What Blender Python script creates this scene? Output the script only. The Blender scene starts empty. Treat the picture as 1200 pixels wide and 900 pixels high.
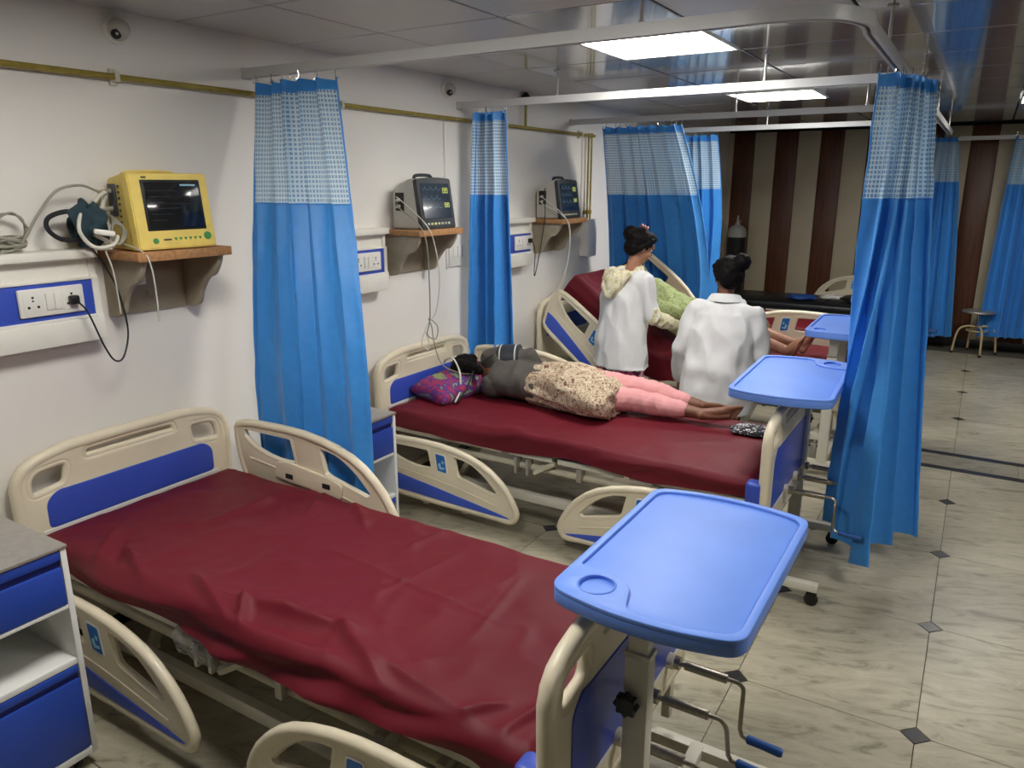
import bpy, bmesh, math, random
import numpy as np
from mathutils import Vector, Matrix, Quaternion, noise
random.seed(7)
sc = bpy.context.scene
col = sc.collection
PI = math.pi
V = Vector

# ------------------------------------------------------------------ camera, world, exposure
cam = bpy.data.objects.new('camera', bpy.data.cameras.new('camera'))
col.objects.link(cam)
cam.location = (0, 0, 1.8)
cam.rotation_euler = (math.radians(90) - math.atan(233 / 885.0), 0, math.radians(31.5))
cam.data.sensor_width = 36.0
cam.data.lens = 36.0 * 885 / 1200
cam.data.clip_start = 0.02
sc.camera = cam
w = bpy.data.worlds.new('world'); sc.world = w; w.use_nodes = True
w.node_tree.nodes['Background'].inputs[0].default_value = (0.9, 0.95, 1, 1)
w.node_tree.nodes['Background'].inputs[1].default_value = 0.02
sc.view_settings.view_transform = 'Standard'
sc.view_settings.look = 'None'
sc.view_settings.gamma = 1.0
sc.view_settings.use_curve_mapping = False
sc.view_settings.exposure = 1.38
PANEL_STRENGTH = 12.0
XW, CEIL, YB, XR, YF = -2.9, 2.435, 10.0, 3.7, -2.2   # wall left, ceiling, back wall, right wall, wall behind the camera
# ceiling lights: lower-left corner (x, y); each 0.6 x 0.6
GX, GY = -2.945, 3.33                        # origin of the 0.61 m ceiling grid
LIGHTS = [(GX + 0.61 * i, GY + 0.61 * j) for i, j in ((2, 0), (2, 4), (2, -4), (5, 6), (6, -2))]

# ------------------------------------------------------------------ helpers
def srgb(r, g, b):
    f = lambda c: (c / 255 / 12.92) if c / 255 <= 0.04045 else ((c / 255 + 0.055) / 1.055) ** 2.4
    return (f(r), f(g), f(b), 1.0)

def mat(name, rgb, rough=0.5, metal=0.0, noise_amt=0.0, noise_scale=20.0, bump=0.0, bump_scale=200.0, spec=0.5, coat=0.0, emit=None, sheen=0.0):
    m = bpy.data.materials.new(name); m.use_nodes = True
    nt = m.node_tree; b = nt.nodes['Principled BSDF']
    c = srgb(*rgb)
    b.inputs['Base Color'].default_value = c
    b.inputs['Roughness'].default_value = rough
    b.inputs['Metallic'].default_value = metal
    b.inputs['Specular IOR Level'].default_value = spec
    b.inputs['Coat Weight'].default_value = coat
    b.inputs['Sheen Weight'].default_value = sheen
    geo = nt.nodes.new('ShaderNodeNewGeometry')
    if noise_amt > 0:
        n = nt.nodes.new('ShaderNodeTexNoise'); n.inputs['Scale'].default_value = noise_scale; n.inputs['Detail'].default_value = 5
        nt.links.new(geo.outputs['Position'], n.inputs['Vector'])
        r = nt.nodes.new('ShaderNodeValToRGB')
        r.color_ramp.elements[0].position = 0.3; r.color_ramp.elements[1].position = 0.7
        r.color_ramp.elements[0].color = tuple(x * (1 - noise_amt) for x in c[:3]) + (1,)
        r.color_ramp.elements[1].color = tuple(min(1, x * (1 + noise_amt * 0.5)) for x in c[:3]) + (1,)
        nt.links.new(n.outputs['Fac'], r.inputs['Fac']); nt.links.new(r.outputs['Color'], b.inputs['Base Color'])
    if bump > 0:
        n2 = nt.nodes.new('ShaderNodeTexNoise'); n2.inputs['Scale'].default_value = bump_scale; n2.inputs['Detail'].default_value = 4
        nt.links.new(geo.outputs['Position'], n2.inputs['Vector'])
        bp = nt.nodes.new('ShaderNodeBump'); bp.inputs['Strength'].default_value = bump; bp.inputs['Distance'].default_value = 0.004
        nt.links.new(n2.outputs['Fac'], bp.inputs['Height']); nt.links.new(bp.outputs['Normal'], b.inputs['Normal'])
    if emit:
        b.inputs['Emission Color'].default_value = srgb(*emit[0]); b.inputs['Emission Strength'].default_value = emit[1]
    return m

def nodes_of(m):
    return m.node_tree, m.node_tree.nodes['Principled BSDF']

def ramp(nt, stops):
    r = nt.nodes.new('ShaderNodeValToRGB'); e = r.color_ramp.elements
    e[0].position, e[0].color = stops[0][0], stops[0][1]
    e[1].position, e[1].color = stops[-1][0], stops[-1][1]
    for p, c in stops[1:-1]:
        x = e.new(p); x.color = c
    return r

def finish(bm, angle=40):
    bmesh.ops.recalc_face_normals(bm, faces=bm.faces)
    me = bpy.data.meshes.new('shape'); bm.to_mesh(me); bm.free()
    me.polygons.foreach_set('use_smooth', [True] * len(me.polygons))
    me.set_sharp_from_angle(angle=math.radians(angle))
    return me

def put(name, me, m, parent=None, loc=None, rot=None, scale=None, M=None):
    if isinstance(me, bmesh.types.BMesh): me = finish(me)
    o = bpy.data.objects.new(name, me); col.objects.link(o)
    if m is not None and len(me.materials) == 0: me.materials.append(m)
    if parent is not None: o.parent = parent
    if M is not None: o.matrix_local = M
    if loc is not None: o.location = loc
    if rot is not None: o.rotation_euler = rot
    if scale is not None: o.scale = scale
    return o

def thing(name, label, cat, loc=(0, 0, 0), rz=0.0, group=None):
    o = bpy.data.objects.new(name, None); col.objects.link(o)
    o.empty_display_size = 0.1
    o.location = loc; o.rotation_euler = (0, 0, rz)
    return tag(o, label, cat, group)

def tag(o, label, cat, group=None):
    o['label'] = label; o['category'] = cat
    if group: o['group'] = group
    return o

def struct(name, me, m, parent=None, **k):
    o = put(name, me, m, parent, **k)
    if parent is None: o['kind'] = 'structure'
    return o

def NB(): return bmesh.new()

def box(bm, x0, x1, y0, y1, z0, z1, bev=0.0, seg=2, M=None):
    T = Matrix.Translation(((x0 + x1) / 2, (y0 + y1) / 2, (z0 + z1) / 2)) @ Matrix.Diagonal((abs(x1 - x0), abs(y1 - y0), abs(z1 - z0), 1))
    if M is not None: T = M @ T
    g = bmesh.ops.create_cube(bm, size=1.0, matrix=T)
    if bev > 0:
        es = list({e for v in g['verts'] for e in v.link_edges})
        bmesh.ops.bevel(bm, geom=es, offset=bev, segments=seg, affect='EDGES', profile=0.5)
    return bm

def bxm(x0, x1, y0, y1, z0, z1, bev=0.0, seg=2, M=None):
    return box(NB(), x0, x1, y0, y1, z0, z1, bev, seg, M)

def tube(bm, pts, r, seg=8, closed=False, caps=True, flat=None):
    pts = [V(p) for p in pts]; n = len(pts)
    rs = r if isinstance(r, (list, tuple)) else [r] * n
    tang = []
    for i in range(n):
        if closed: t = pts[(i + 1) % n] - pts[i - 1]
        else: t = pts[min(i + 1, n - 1)] - pts[max(i - 1, 0)]
        if t.length < 1e-9: t = V((0, 0, 1))
        tang.append(t.normalized())
    up = V((0, 0, 1)) if abs(tang[0].z) < 0.9 else V((1, 0, 0))
    u = tang[0].cross(up).normalized()
    rings = []
    for i in range(n):
        if i:
            q = tang[i - 1].rotation_difference(tang[i]); u = q @ u
        u = (u - tang[i] * u.dot(tang[i])).normalized()
        vv = tang[i].cross(u)
        ring = []
        for k in range(seg):
            a = 2 * PI * (k + 0.5) / seg
            ring.append(bm.verts.new(pts[i] + u * (rs[i] * math.cos(a)) + vv * (rs[i] * math.sin(a))))
        rings.append(ring)
    m = n if closed else n - 1
    for i in range(m):
        A, B = rings[i], rings[(i + 1) % n]
        off = 0
        if closed and i == n - 1:
            off = min(range(seg), key=lambda o: (A[0].co - B[o].co).length)
        for k in range(seg):
            bm.faces.new((A[k], A[(k + 1) % seg], B[(k + 1 + off) % seg], B[(k + off) % seg]))
    if caps and not closed:
        bm.faces.new(rings[0][::-1]); bm.faces.new(rings[-1])
    return bm

def tb(pts, r, seg=8, **k): return tube(NB(), pts, r, seg, **k)

def lathe(bm, prof, seg=20, M=None):
    M = M or Matrix()
    rings = []
    for r, z in prof:
        if r < 1e-6: rings.append([bm.verts.new(M @ V((0, 0, z)))])
        else: rings.append([bm.verts.new(M @ V((r * math.cos(2 * PI * k / seg), r * math.sin(2 * PI * k / seg), z))) for k in range(seg)])
    for A, B in zip(rings[:-1], rings[1:]):
        for k in range(seg):
            a = A if len(A) > 1 else None; b = B if len(B) > 1 else None
            k2 = (k + 1) % seg
            if a and b: bm.faces.new((a[k], a[k2], b[k2], b[k]))
            elif a: bm.faces.new((a[k], a[k2], B[0]))
            elif b: bm.faces.new((A[0], b[k2], b[k]))
    for R_ in (rings[0], rings[-1]):
        if len(R_) > 1: bm.faces.new(R_)
    return bm

def cyl(bm, p, q, r, seg=14, r2=None):
    p, q = V(p), V(q); d = q - p
    M = Matrix.Translation(p) @ d.to_track_quat('Z', 'Y').to_matrix().to_4x4()
    return lathe(bm, [(r, 0), (r if r2 is None else r2, d.length)], seg, M)

def cr(pts, n=6, closed=True):
    """Catmull-Rom through 2D or 3D points"""
    P = [V(p) for p in pts]; N = len(P); out = []
    rng = range(N) if closed else range(N - 1)
    for i in rng:
        g = (lambda k: P[k % N]) if closed else (lambda k: P[max(0, min(N - 1, k))])
        p0, p1, p2, p3 = g(i - 1), g(i), g(i + 1), g(i + 2)
        for j in range(n):
            t = j / n
            out.append(0.5 * ((2 * p1) + (p2 - p0) * t + (2 * p0 - 5 * p1 + 4 * p2 - p3) * t * t + (3 * p1 - p0 - 3 * p2 + p3) * t ** 3))
    if not closed: out.append(P[-1])
    return out

def rpoly(pts, rad, n=5):
    """polygon with rounded corners (quadratic)"""
    P = [V(p) for p in pts]; N = len(P); out = []
    rs = rad if isinstance(rad, (list, tuple)) else [rad] * N
    for i in range(N):
        a, b, c = P[i - 1], P[i], P[(i + 1) % N]
        r = min(rs[i], (a - b).length * 0.49, (c - b).length * 0.49)
        if r < 1e-5: out.append(b); continue
        s = b + (a - b).normalized() * r; e = b + (c - b).normalized() * r
        for j in range(n + 1):
            t = j / n
            out.append(s * (1 - t) ** 2 + b * 2 * t * (1 - t) + e * t * t)
    return out

def circ(cx, cy, r, n=24): return [V((cx + r * math.cos(2 * PI * k / n), cy + r * math.sin(2 * PI * k / n))) for k in range(n)]

def plate(outlines, thick, bev=0.004, res=2):
    """flat panel with holes in local XY, centred on z, rounded edges"""
    cu = bpy.data.curves.new('tmp', 'CURVE'); cu.dimensions = '2D'; cu.fill_mode = 'BOTH'
    cu.extrude = max(0.0001, thick / 2 - bev); cu.bevel_depth = bev; cu.bevel_resolution = res
    cu.offset = -bev
    for ol in outlines:
        s = cu.splines.new('POLY'); s.points.add(len(ol) - 1); s.use_cyclic_u = True
        for p, q in zip(s.points, ol): p.co = (q[0], q[1], 0, 1)
    o = bpy.data.objects.new('tmp', cu); col.objects.link(o)
    dg = bpy.context.evaluated_depsgraph_get()
    me = bpy.data.meshes.new_from_object(o.evaluated_get(dg))
    bpy.data.objects.remove(o); bpy.data.curves.remove(cu)
    bm = NB(); bm.from_mesh(me); bpy.data.meshes.remove(me)
    bmesh.ops.remove_doubles(bm, verts=bm.verts, dist=0.00005)
    return bm

def xf(bm, M):
    bmesh.ops.transform(bm, matrix=M, verts=bm.verts); return bm

# axes maps: plate XY -> world planes
XZ = Matrix(((1, 0, 0, 0), (0, 0, 1, 0), (0, 1, 0, 0), (0, 0, 0, 1)))      # (x,y)->(x,z), thickness along y
YZ = Matrix(((0, 0, 1, 0), (1, 0, 0, 0), (0, 1, 0, 0), (0, 0, 0, 1)))      # (x,y)->(y,z), thickness along x
def T(x, y, z): return Matrix.Translation((x, y, z))
def RX(a): return Matrix.Rotation(a, 4, 'X')
def RY(a): return Matrix.Rotation(a, 4, 'Y')
def RZ(a): return Matrix.Rotation(a, 4, 'Z')
def N3(x, y, z): return noise.noise(V((x, y, z)))

# ------------------------------------------------------------------ materials
M = {}
M['wall'] = mat('wall_paint', (241, 237, 230), 0.6, noise_amt=0.04, noise_scale=1.5, bump=0.05, bump_scale=60)
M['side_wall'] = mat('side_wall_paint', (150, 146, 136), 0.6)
M['cream'] = mat('cream_plastic', (232, 221, 194), 0.35, noise_amt=0.05, noise_scale=6)
M['white_steel'] = mat('white_powder_coat', (220, 216, 200), 0.42, noise_amt=0.08, noise_scale=9)
M['frame_steel'] = mat('cream_powder_coat', (206, 198, 174), 0.45, noise_amt=0.12, noise_scale=12)
M['blue_panel'] = mat('blue_laminate', (60, 86, 192), 0.35, noise_amt=0.05, noise_scale=5)
M['blue_stripe'] = mat('blue_stripe', (62, 92, 200), 0.35)
M['tray_blue'] = mat('tray_blue_plastic', (104, 146, 234), 0.45, noise_amt=0.06, noise_scale=7, bump=0.04, bump_scale=300)
M['tray_edge_shade'] = mat('tray_edge_shaded_blue', (62, 104, 200), 0.35)  # darker copy of the tray blue, edge shading put into the colour; unassigned
M['handle_blue'] = mat('crank_handle_blue', (32, 82, 150), 0.4)
M['steel'] = mat('brushed_steel', (190, 186, 178), 0.42, 0.7, noise_amt=0.12, noise_scale=40)
M['dull_steel'] = mat('dull_steel', (172, 165, 150), 0.38, 1.0, noise_amt=0.2, noise_scale=60)
M['chrome'] = mat('chrome', (205, 203, 198), 0.18, 1.0)
M['black'] = mat('black_plastic', (22, 22, 24), 0.4)
M['rubber'] = mat('dark_rubber', (34, 34, 36), 0.7)
M['grey_wheel'] = mat('grey_wheel', (176, 172, 158), 0.5)
M['white_plastic'] = mat('white_plastic', (236, 234, 226), 0.35)
M['cabinet_white'] = mat('cabinet_white', (228, 228, 224), 0.4, noise_amt=0.03, noise_scale=8)
M['cabinet_blue'] = mat('cabinet_blue', (42, 74, 170), 0.32, noise_amt=0.06, noise_scale=4)
M['recess_blue'] = mat('recess_blue', (24, 36, 110), 0.5)
M['yellow'] = mat('yellowed_plastic', (240, 214, 116), 0.45, noise_amt=0.1, noise_scale=14)
M['screen'] = mat('dark_screen', (26, 28, 32), 0.12, coat=0.5)
M['screen_blue'] = mat('dark_blue_screen', (36, 52, 70), 0.12, coat=0.5)
M['digits'] = mat('screen_digits', (178, 186, 90), 0.4, emit=((178, 186, 90), 0.25))
M['trace'] = mat('screen_trace', (120, 150, 160), 0.4, emit=((110, 150, 170), 0.15))
M['device_grey'] = mat('device_grey', (196, 194, 184), 0.45, noise_amt=0.05, noise_scale=10)
M['bezel'] = mat('dark_bezel', (52, 56, 60), 0.4)
M['green'] = mat('green_button', (70, 150, 84), 0.4)
M['shelf_wood'] = mat('shelf_wood', (180, 132, 86), 0.6, noise_amt=0.3, noise_scale=60)
M['shelf_grey'] = mat('shelf_bracket_board', (168, 158, 136), 0.55, noise_amt=0.1, noise_scale=20)
M['brass'] = mat('yellow_pipe', (160, 142, 62), 0.45, 0.2, noise_amt=0.2, noise_scale=30)
M['grey_cable'] = mat('grey_cable', (150, 148, 132), 0.5)
M['white_cable'] = mat('white_cable', (214, 212, 200), 0.5)
M['black_cable'] = mat('black_cable', (30, 32, 34), 0.5)
M['teal_cloth'] = mat('teal_cuff', (38, 62, 72), 0.8, noise_amt=0.3, noise_scale=30)
M['curtain_blue'] = mat('curtain_blue', (58, 146, 226), 0.5, noise_amt=0.06, noise_scale=30, sheen=0.2)
M['skin'] = mat('brown_skin', (128, 84, 62), 0.5, noise_amt=0.12, noise_scale=30)
M['skin_light'] = mat('light_brown_skin', (172, 122, 96), 0.5, noise_amt=0.1, noise_scale=30)
M['sole'] = mat('sole_skin', (176, 132, 108), 0.55, noise_amt=0.1, noise_scale=40)
M['hair'] = mat('black_hair', (17, 14, 14), 0.6, spec=0.1, noise_amt=0.3, noise_scale=80, bump=0.6, bump_scale=90)
M['coat'] = mat('white_coat', (226, 226, 226), 0.8, noise_amt=0.05, noise_scale=12, bump=0.12, bump_scale=500)
M['pink'] = mat('pink_leggings', (222, 156, 156), 0.8, noise_amt=0.06, noise_scale=15, bump=0.1, bump_scale=500)
M['grey_cloth'] = mat('grey_top', (84, 79, 74), 0.85, noise_amt=0.15, noise_scale=20, bump=0.15, bump_scale=400)
M['black_mattress'] = mat('black_rexine', (26, 28, 32), 0.4, noise_amt=0.2, noise_scale=6)
M['eye'] = mat('eye_white', (230, 226, 218), 0.2)
M['lip'] = mat('lips', (132, 72, 66), 0.45)
M['dark_gap'] = mat('dark_gap', (30, 28, 26), 0.8)
M['stripe_beige'] = mat('beige_wall_panel', (196, 184, 156), 0.5, noise_amt=0.06, noise_scale=4)
M['foam'] = mat('mattress_foam', (70, 20, 26), 0.9)
M['plastic_film'] = None

def wood_panel():
    m = mat('brown_wall_panel', (98, 58, 38), 0.42)
    nt, b = nodes_of(m); g = nt.nodes.new('ShaderNodeNewGeometry')
    mp = nt.nodes.new('ShaderNodeMapping'); mp.inputs['Scale'].default_value = (60, 60, 2.5)
    n = nt.nodes.new('ShaderNodeTexNoise'); n.inputs['Scale'].default_value = 1.0; n.inputs['Detail'].default_value = 6
    r = ramp(nt, [(0.3, srgb(76, 42, 26)), (0.6, srgb(102, 60, 38)), (0.8, srgb(120, 74, 48))])
    nt.links.new(g.outputs['Position'], mp.inputs['Vector']); nt.links.new(mp.outputs['Vector'], n.inputs['Vector'])
    nt.links.new(n.outputs['Fac'], r.inputs['Fac']); nt.links.new(r.outputs['Color'], b.inputs['Base Color'])
    return m
M['stripe_brown'] = wood_panel()

def marble():
    m = mat('grey_marble', (190, 184, 168), 0.34, spec=0.3)
    nt, b = nodes_of(m)
    g = nt.nodes.new('ShaderNodeNewGeometry'); oi = nt.nodes.new('ShaderNodeObjectInfo')
    wn = nt.nodes.new('ShaderNodeTexWhiteNoise'); wn.noise_dimensions = '1D'
    nt.links.new(oi.outputs['Random'], wn.inputs['W'])
    off = nt.nodes.new('ShaderNodeVectorMath'); off.operation = 'MULTIPLY_ADD'
    off.inputs[1].default_value = (9, 9, 9)
    nt.links.new(wn.outputs['Color'], off.inputs[0]); nt.links.new(g.outputs['Position'], off.inputs[2])
    rot = nt.nodes.new('ShaderNodeMath'); rot.operation = 'MULTIPLY_ADD'; rot.inputs[1].default_value = 0.22; rot.inputs[2].default_value = -0.42
    nt.links.new(oi.outputs['Random'], rot.inputs[0])
    vr = nt.nodes.new('ShaderNodeVectorRotate'); vr.rotation_type = 'Z_AXIS'
    nt.links.new(off.outputs[0], vr.inputs['Vector']); nt.links.new(rot.outputs[0], vr.inputs['Angle'])
    mp = nt.nodes.new('ShaderNodeMapping'); mp.inputs['Scale'].default_value = (2.2, 8.0, 1)
    nt.links.new(vr.outputs['Vector'], mp.inputs['Vector'])
    n = nt.nodes.new('ShaderNodeTexNoise'); n.inputs['Scale'].default_value = 1.6; n.inputs['Detail'].default_value = 8; n.inputs['Roughness'].default_value = 0.68; n.inputs['Distortion'].default_value = 1.6
    nt.links.new(mp.outputs['Vector'], n.inputs['Vector'])
    r = ramp(nt, [(0.26, srgb(104, 100, 92)), (0.36, srgb(142, 138, 121)), (0.46, srgb(170, 165, 146)), (0.58, srgb(180, 174, 156)), (0.8, srgb(194, 189, 172))])
    nt.links.new(n.outputs['Fac'], r.inputs['Fac'])
    n3 = nt.nodes.new('ShaderNodeTexNoise'); n3.inputs['Scale'].default_value = 2.2; n3.inputs['Detail'].default_value = 6; n3.inputs['Roughness'].default_value = 0.65
    nt.links.new(off.outputs[0], n3.inputs['Vector'])
    r3 = ramp(nt, [(0.35, (0.8, 0.78, 0.73, 1)), (0.65, (1.0, 0.98, 0.94, 1))])
    nt.links.new(n3.outputs['Fac'], r3.inputs['Fac'])
    mx = nt.nodes.new('ShaderNodeMix'); mx.data_type = 'RGBA'; mx.blend_type = 'MULTIPLY'; mx.inputs['Factor'].default_value = 1
    nt.links.new(r.outputs['Color'], mx.inputs['A']); nt.links.new(r3.outputs['Color'], mx.inputs['B'])
    nt.links.new(mx.outputs['Result'], b.inputs['Base Color'])
    return m
M['marble'] = marble()
M['floor_dark'] = mat('black_floor_inlay', (44, 42, 42), 0.3, noise_amt=0.2, noise_scale=30)
M['joint'] = mat('floor_joint', (92, 88, 80), 0.8)

def ceiling_mat(name, rgb, rough, perf):
    m = mat(name, rgb, rough, 0.0 if perf else 0.55, spec=0.7)
    nt, b = nodes_of(m); g = nt.nodes.new('ShaderNodeNewGeometry')
    if perf:
        vo = nt.nodes.new('ShaderNodeTexVoronoi'); vo.inputs['Scale'].default_value = 70; vo.inputs['Randomness'].default_value = 0.0
        nt.links.new(g.outputs['Position'], vo.inputs['Vector'])
        c = srgb(*rgb)
        r = ramp(nt, [(0.2, tuple(x * 0.55 for x in c[:3]) + (1,)), (0.4, c)])
        nt.links.new(vo.outputs['Distance'], r.inputs['Fac']); nt.links.new(r.outputs['Color'], b.inputs['Base Color'])
    else:
        n = nt.nodes.new('ShaderNodeTexNoise'); n.inputs['Scale'].default_value = 2.2; n.inputs['Detail'].default_value = 2
        nt.links.new(g.outputs['Position'], n.inputs['Vector'])
        bp = nt.nodes.new('ShaderNodeBump'); bp.inputs['Strength'].default_value = 0.16; bp.inputs['Distance'].default_value = 0.02
        nt.links.new(n.outputs['Fac'], bp.inputs['Height']); nt.links.new(bp.outputs['Normal'], b.inputs['Normal'])
        b.inputs['Coat Weight'].default_value = 0.6; b.inputs['Coat Roughness'].default_value = 0.06
    return m
M['ceiling_gloss'] = ceiling_mat('glossy_ceiling_tile', (166, 166, 168), 0.15, False)
M['ceiling_perf'] = ceiling_mat('perforated_ceiling_tile', (186, 184, 180), 0.35, True)

def net_mat():
    m = mat('curtain_net', (160, 200, 228), 0.7)
    nt, b = nodes_of(m)
    uv = nt.nodes.new('ShaderNodeUVMap'); uv.uv_map = 'UVMap'
    sep = nt.nodes.new('ShaderNodeSeparateXYZ'); nt.links.new(uv.outputs['UV'], sep.inputs[0])
    def tri(sock, per):
        d = nt.nodes.new('ShaderNodeMath'); d.operation = 'MULTIPLY'; d.inputs[1].default_value = 1 / per
        f = nt.nodes.new('ShaderNodeMath'); f.operation = 'PINGPONG'; f.inputs[1].default_value = 0.5
        nt.links.new(sock, d.inputs[0]); nt.links.new(d.outputs[0], f.inputs[0]); return f.outputs[0]
    a, c = tri(sep.outputs[0], 0.019), tri(sep.outputs[1], 0.019)
    mn = nt.nodes.new('ShaderNodeMath'); mn.operation = 'MINIMUM'
    nt.links.new(a, mn.inputs[0]); nt.links.new(c, mn.inputs[1])
    r = ramp(nt, [(0.15, srgb(206, 228, 242)), (0.22, srgb(112, 166, 214))])
    nt.links.new(mn.outputs[0], r.inputs['Fac']); nt.links.new(r.outputs['Color'], b.inputs['Base Color'])
    ra = ramp(nt, [(0.15, (0.93, 0.93, 0.93, 1)), (0.22, (0.72, 0.72, 0.72, 1))])
    nt.links.new(mn.outputs[0], ra.inputs['Fac']); nt.links.new(ra.outputs['Color'], b.inputs['Alpha'])
    return m
M['net'] = net_mat()

def sheet_mat():
    m = mat('maroon_sheet', (104, 25, 37), 0.52, spec=0.22, sheen=0.04, bump=0.1, bump_scale=600)
    nt, b = nodes_of(m)
    b.inputs['Sheen Tint'].default_value = srgb(180, 60, 70)
    return m
M['sheet'] = sheet_mat()

def pattern(name, scale, stops, rough=0.85, detail=3, distort=1.5, vor=False):
    m = mat(name, (128, 128, 128), rough)
    nt, b = nodes_of(m); g = nt.nodes.new('ShaderNodeNewGeometry')
    if vor:
        n = nt.nodes.new('ShaderNodeTexVoronoi'); n.inputs['Scale'].default_value = scale
        out = n.outputs['Color']
        bw = nt.nodes.new('ShaderNodeRGBToBW'); nt.links.new(out, bw.inputs[0]); out = bw.outputs[0]
        nn = nt.nodes.new('ShaderNodeTexNoise'); nn.inputs['Scale'].default_value = scale * 0.5
        nt.links.new(g.outputs['Position'], nn.inputs['Vector'])
        ad = nt.nodes.new('ShaderNodeVectorMath'); ad.operation = 'MULTIPLY_ADD'; ad.inputs[1].default_value = (0.06,) * 3
        nt.links.new(nn.outputs['Color'], ad.inputs[0]); nt.links.new(g.outputs['Position'], ad.inputs[2])
        nt.links.new(ad.outputs[0], n.inputs['Vector'])
    else:
        n = nt.nodes.new('ShaderNodeTexNoise'); n.inputs['Scale'].default_value = scale; n.inputs['Detail'].default_value = detail; n.inputs['Distortion'].default_value = distort
        nt.links.new(g.outputs['Position'], n.inputs['Vector']); out = n.outputs['Fac']
    r = ramp(nt, stops); r.color_ramp.interpolation = 'CONSTANT' if vor else 'LINEAR'
    nt.links.new(out, r.inputs['Fac']); nt.links.new(r.outputs['Color'], b.inputs['Base Color'])
    return m
M['paisley'] = pattern('paisley_print', 34, [(0.34, srgb(112, 70, 56)), (0.43, srgb(160, 134, 106)), (0.5, srgb(214, 202, 178)), (0.56, srgb(188, 168, 138)), (0.63, srgb(140, 92, 76)), (0.7, srgb(196, 180, 150))], detail=5, distort=1.4)
M['green_print'] = pattern('green_print', 30, [(0.38, srgb(134, 146, 92)), (0.5, srgb(168, 180, 124)), (0.6, srgb(156, 170, 112)), (0.68, srgb(198, 206, 164))])
M['cream_print'] = pattern('cream_print', 40, [(0.35, srgb(198, 184, 126)), (0.5, srgb(226, 218, 184)), (0.7, srgb(236, 232, 212))])
M['floral_pink'] = pattern('pink_floral', 45, [(0.0, srgb(120, 30, 66)), (0.3, srgb(214, 96, 140)), (0.5, srgb(236, 206, 214)), (0.65, srgb(70, 26, 50)), (0.8, srgb(196, 62, 110))], vor=True)
M['pillow_print'] = pattern('pillow_print', 7.5, [(0.30, srgb(66, 40, 112)), (0.40, srgb(92, 48, 132)), (0.46, srgb(176, 52, 62)), (0.52, srgb(110, 40, 120)), (0.57, srgb(60, 54, 128)), (0.62, srgb(128, 142, 112)), (0.72, srgb(150, 150, 96))], detail=2.5, distort=2.2)
M['dots'] = pattern('dotted_cloth', 90, [(0.0, srgb(24, 24, 30)), (0.72, srgb(210, 210, 214))], vor=True)

def film():
    m = mat('clear_plastic_film', (225, 225, 220), 0.15)
    nt, b = nodes_of(m)
    b.inputs['Alpha'].default_value = 0.35
    g = nt.nodes.new('ShaderNodeNewGeometry'); n = nt.nodes.new('ShaderNodeTexNoise'); n.inputs['Scale'].default_value = 45; n.inputs['Detail'].default_value = 3
    nt.links.new(g.outputs['Position'], n.inputs['Vector'])
    bp = nt.nodes.new('ShaderNodeBump'); bp.inputs['Strength'].default_value = 0.9; bp.inputs['Distance'].default_value = 0.02
    nt.links.new(n.outputs['Fac'], bp.inputs['Height']); nt.links.new(bp.outputs['Normal'], b.inputs['Normal'])
    return m
M['plastic_film'] = film()
M['diffuser'] = mat('light_diffuser', (255, 255, 255), 0.5, emit=((255, 252, 246), PANEL_STRENGTH))

# ------------------------------------------------------------------ room
XL0 = XW - 0.12
struct('wall_left', bxm(XL0, XW, YF, YB + 0.2, -0.1, CEIL + 0.1), M['wall'])
struct('wall_right', bxm(XR, XR + 0.12, YF, YB + 0.2, -0.1, CEIL + 0.1), M['side_wall'])
struct('wall_front', bxm(XW, XR, YF - 0.12, YF, -0.1, CEIL + 0.1), M['side_wall'])
wb = struct('wall_back', bxm(XW, XR, YB + 0.02, YB + 0.2, -0.1, CEIL + 0.1), M['dark_gap'])
pan = finish(bxm(-0.1275, 0.1275, -0.012, 0.012, 0.09, CEIL - 0.005, 0.004))
panb = finish(bxm(-0.1275, 0.1275, -0.012, 0.009, 0.09, CEIL - 0.005, 0.004))
pan.materials.append(M['stripe_beige']); panb.materials.append(M['stripe_brown'])
x = -2.70; k = 0
while x < XR - 0.1:
    put('wall_panel', panb if k % 2 == 0 else pan, None, wb, loc=(x, YB, 0))
    x += 0.2585; k += 1
put('wall_panel', bxm(XW, -2.832, YB - 0.012, YB + 0.012, 0.09, CEIL - 0.005, 0.004), M['stripe_beige'], wb)
struct('baseboard_back', bxm(XW, XR, YB - 0.016, YB + 0.02, 0, 0.088, 0.003), M['floor_dark'])
struct('baseboard_left', bxm(XW, XW + 0.012, YF, YB - 0.016, 0, 0.09, 0.003), M['floor_dark'])

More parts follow.
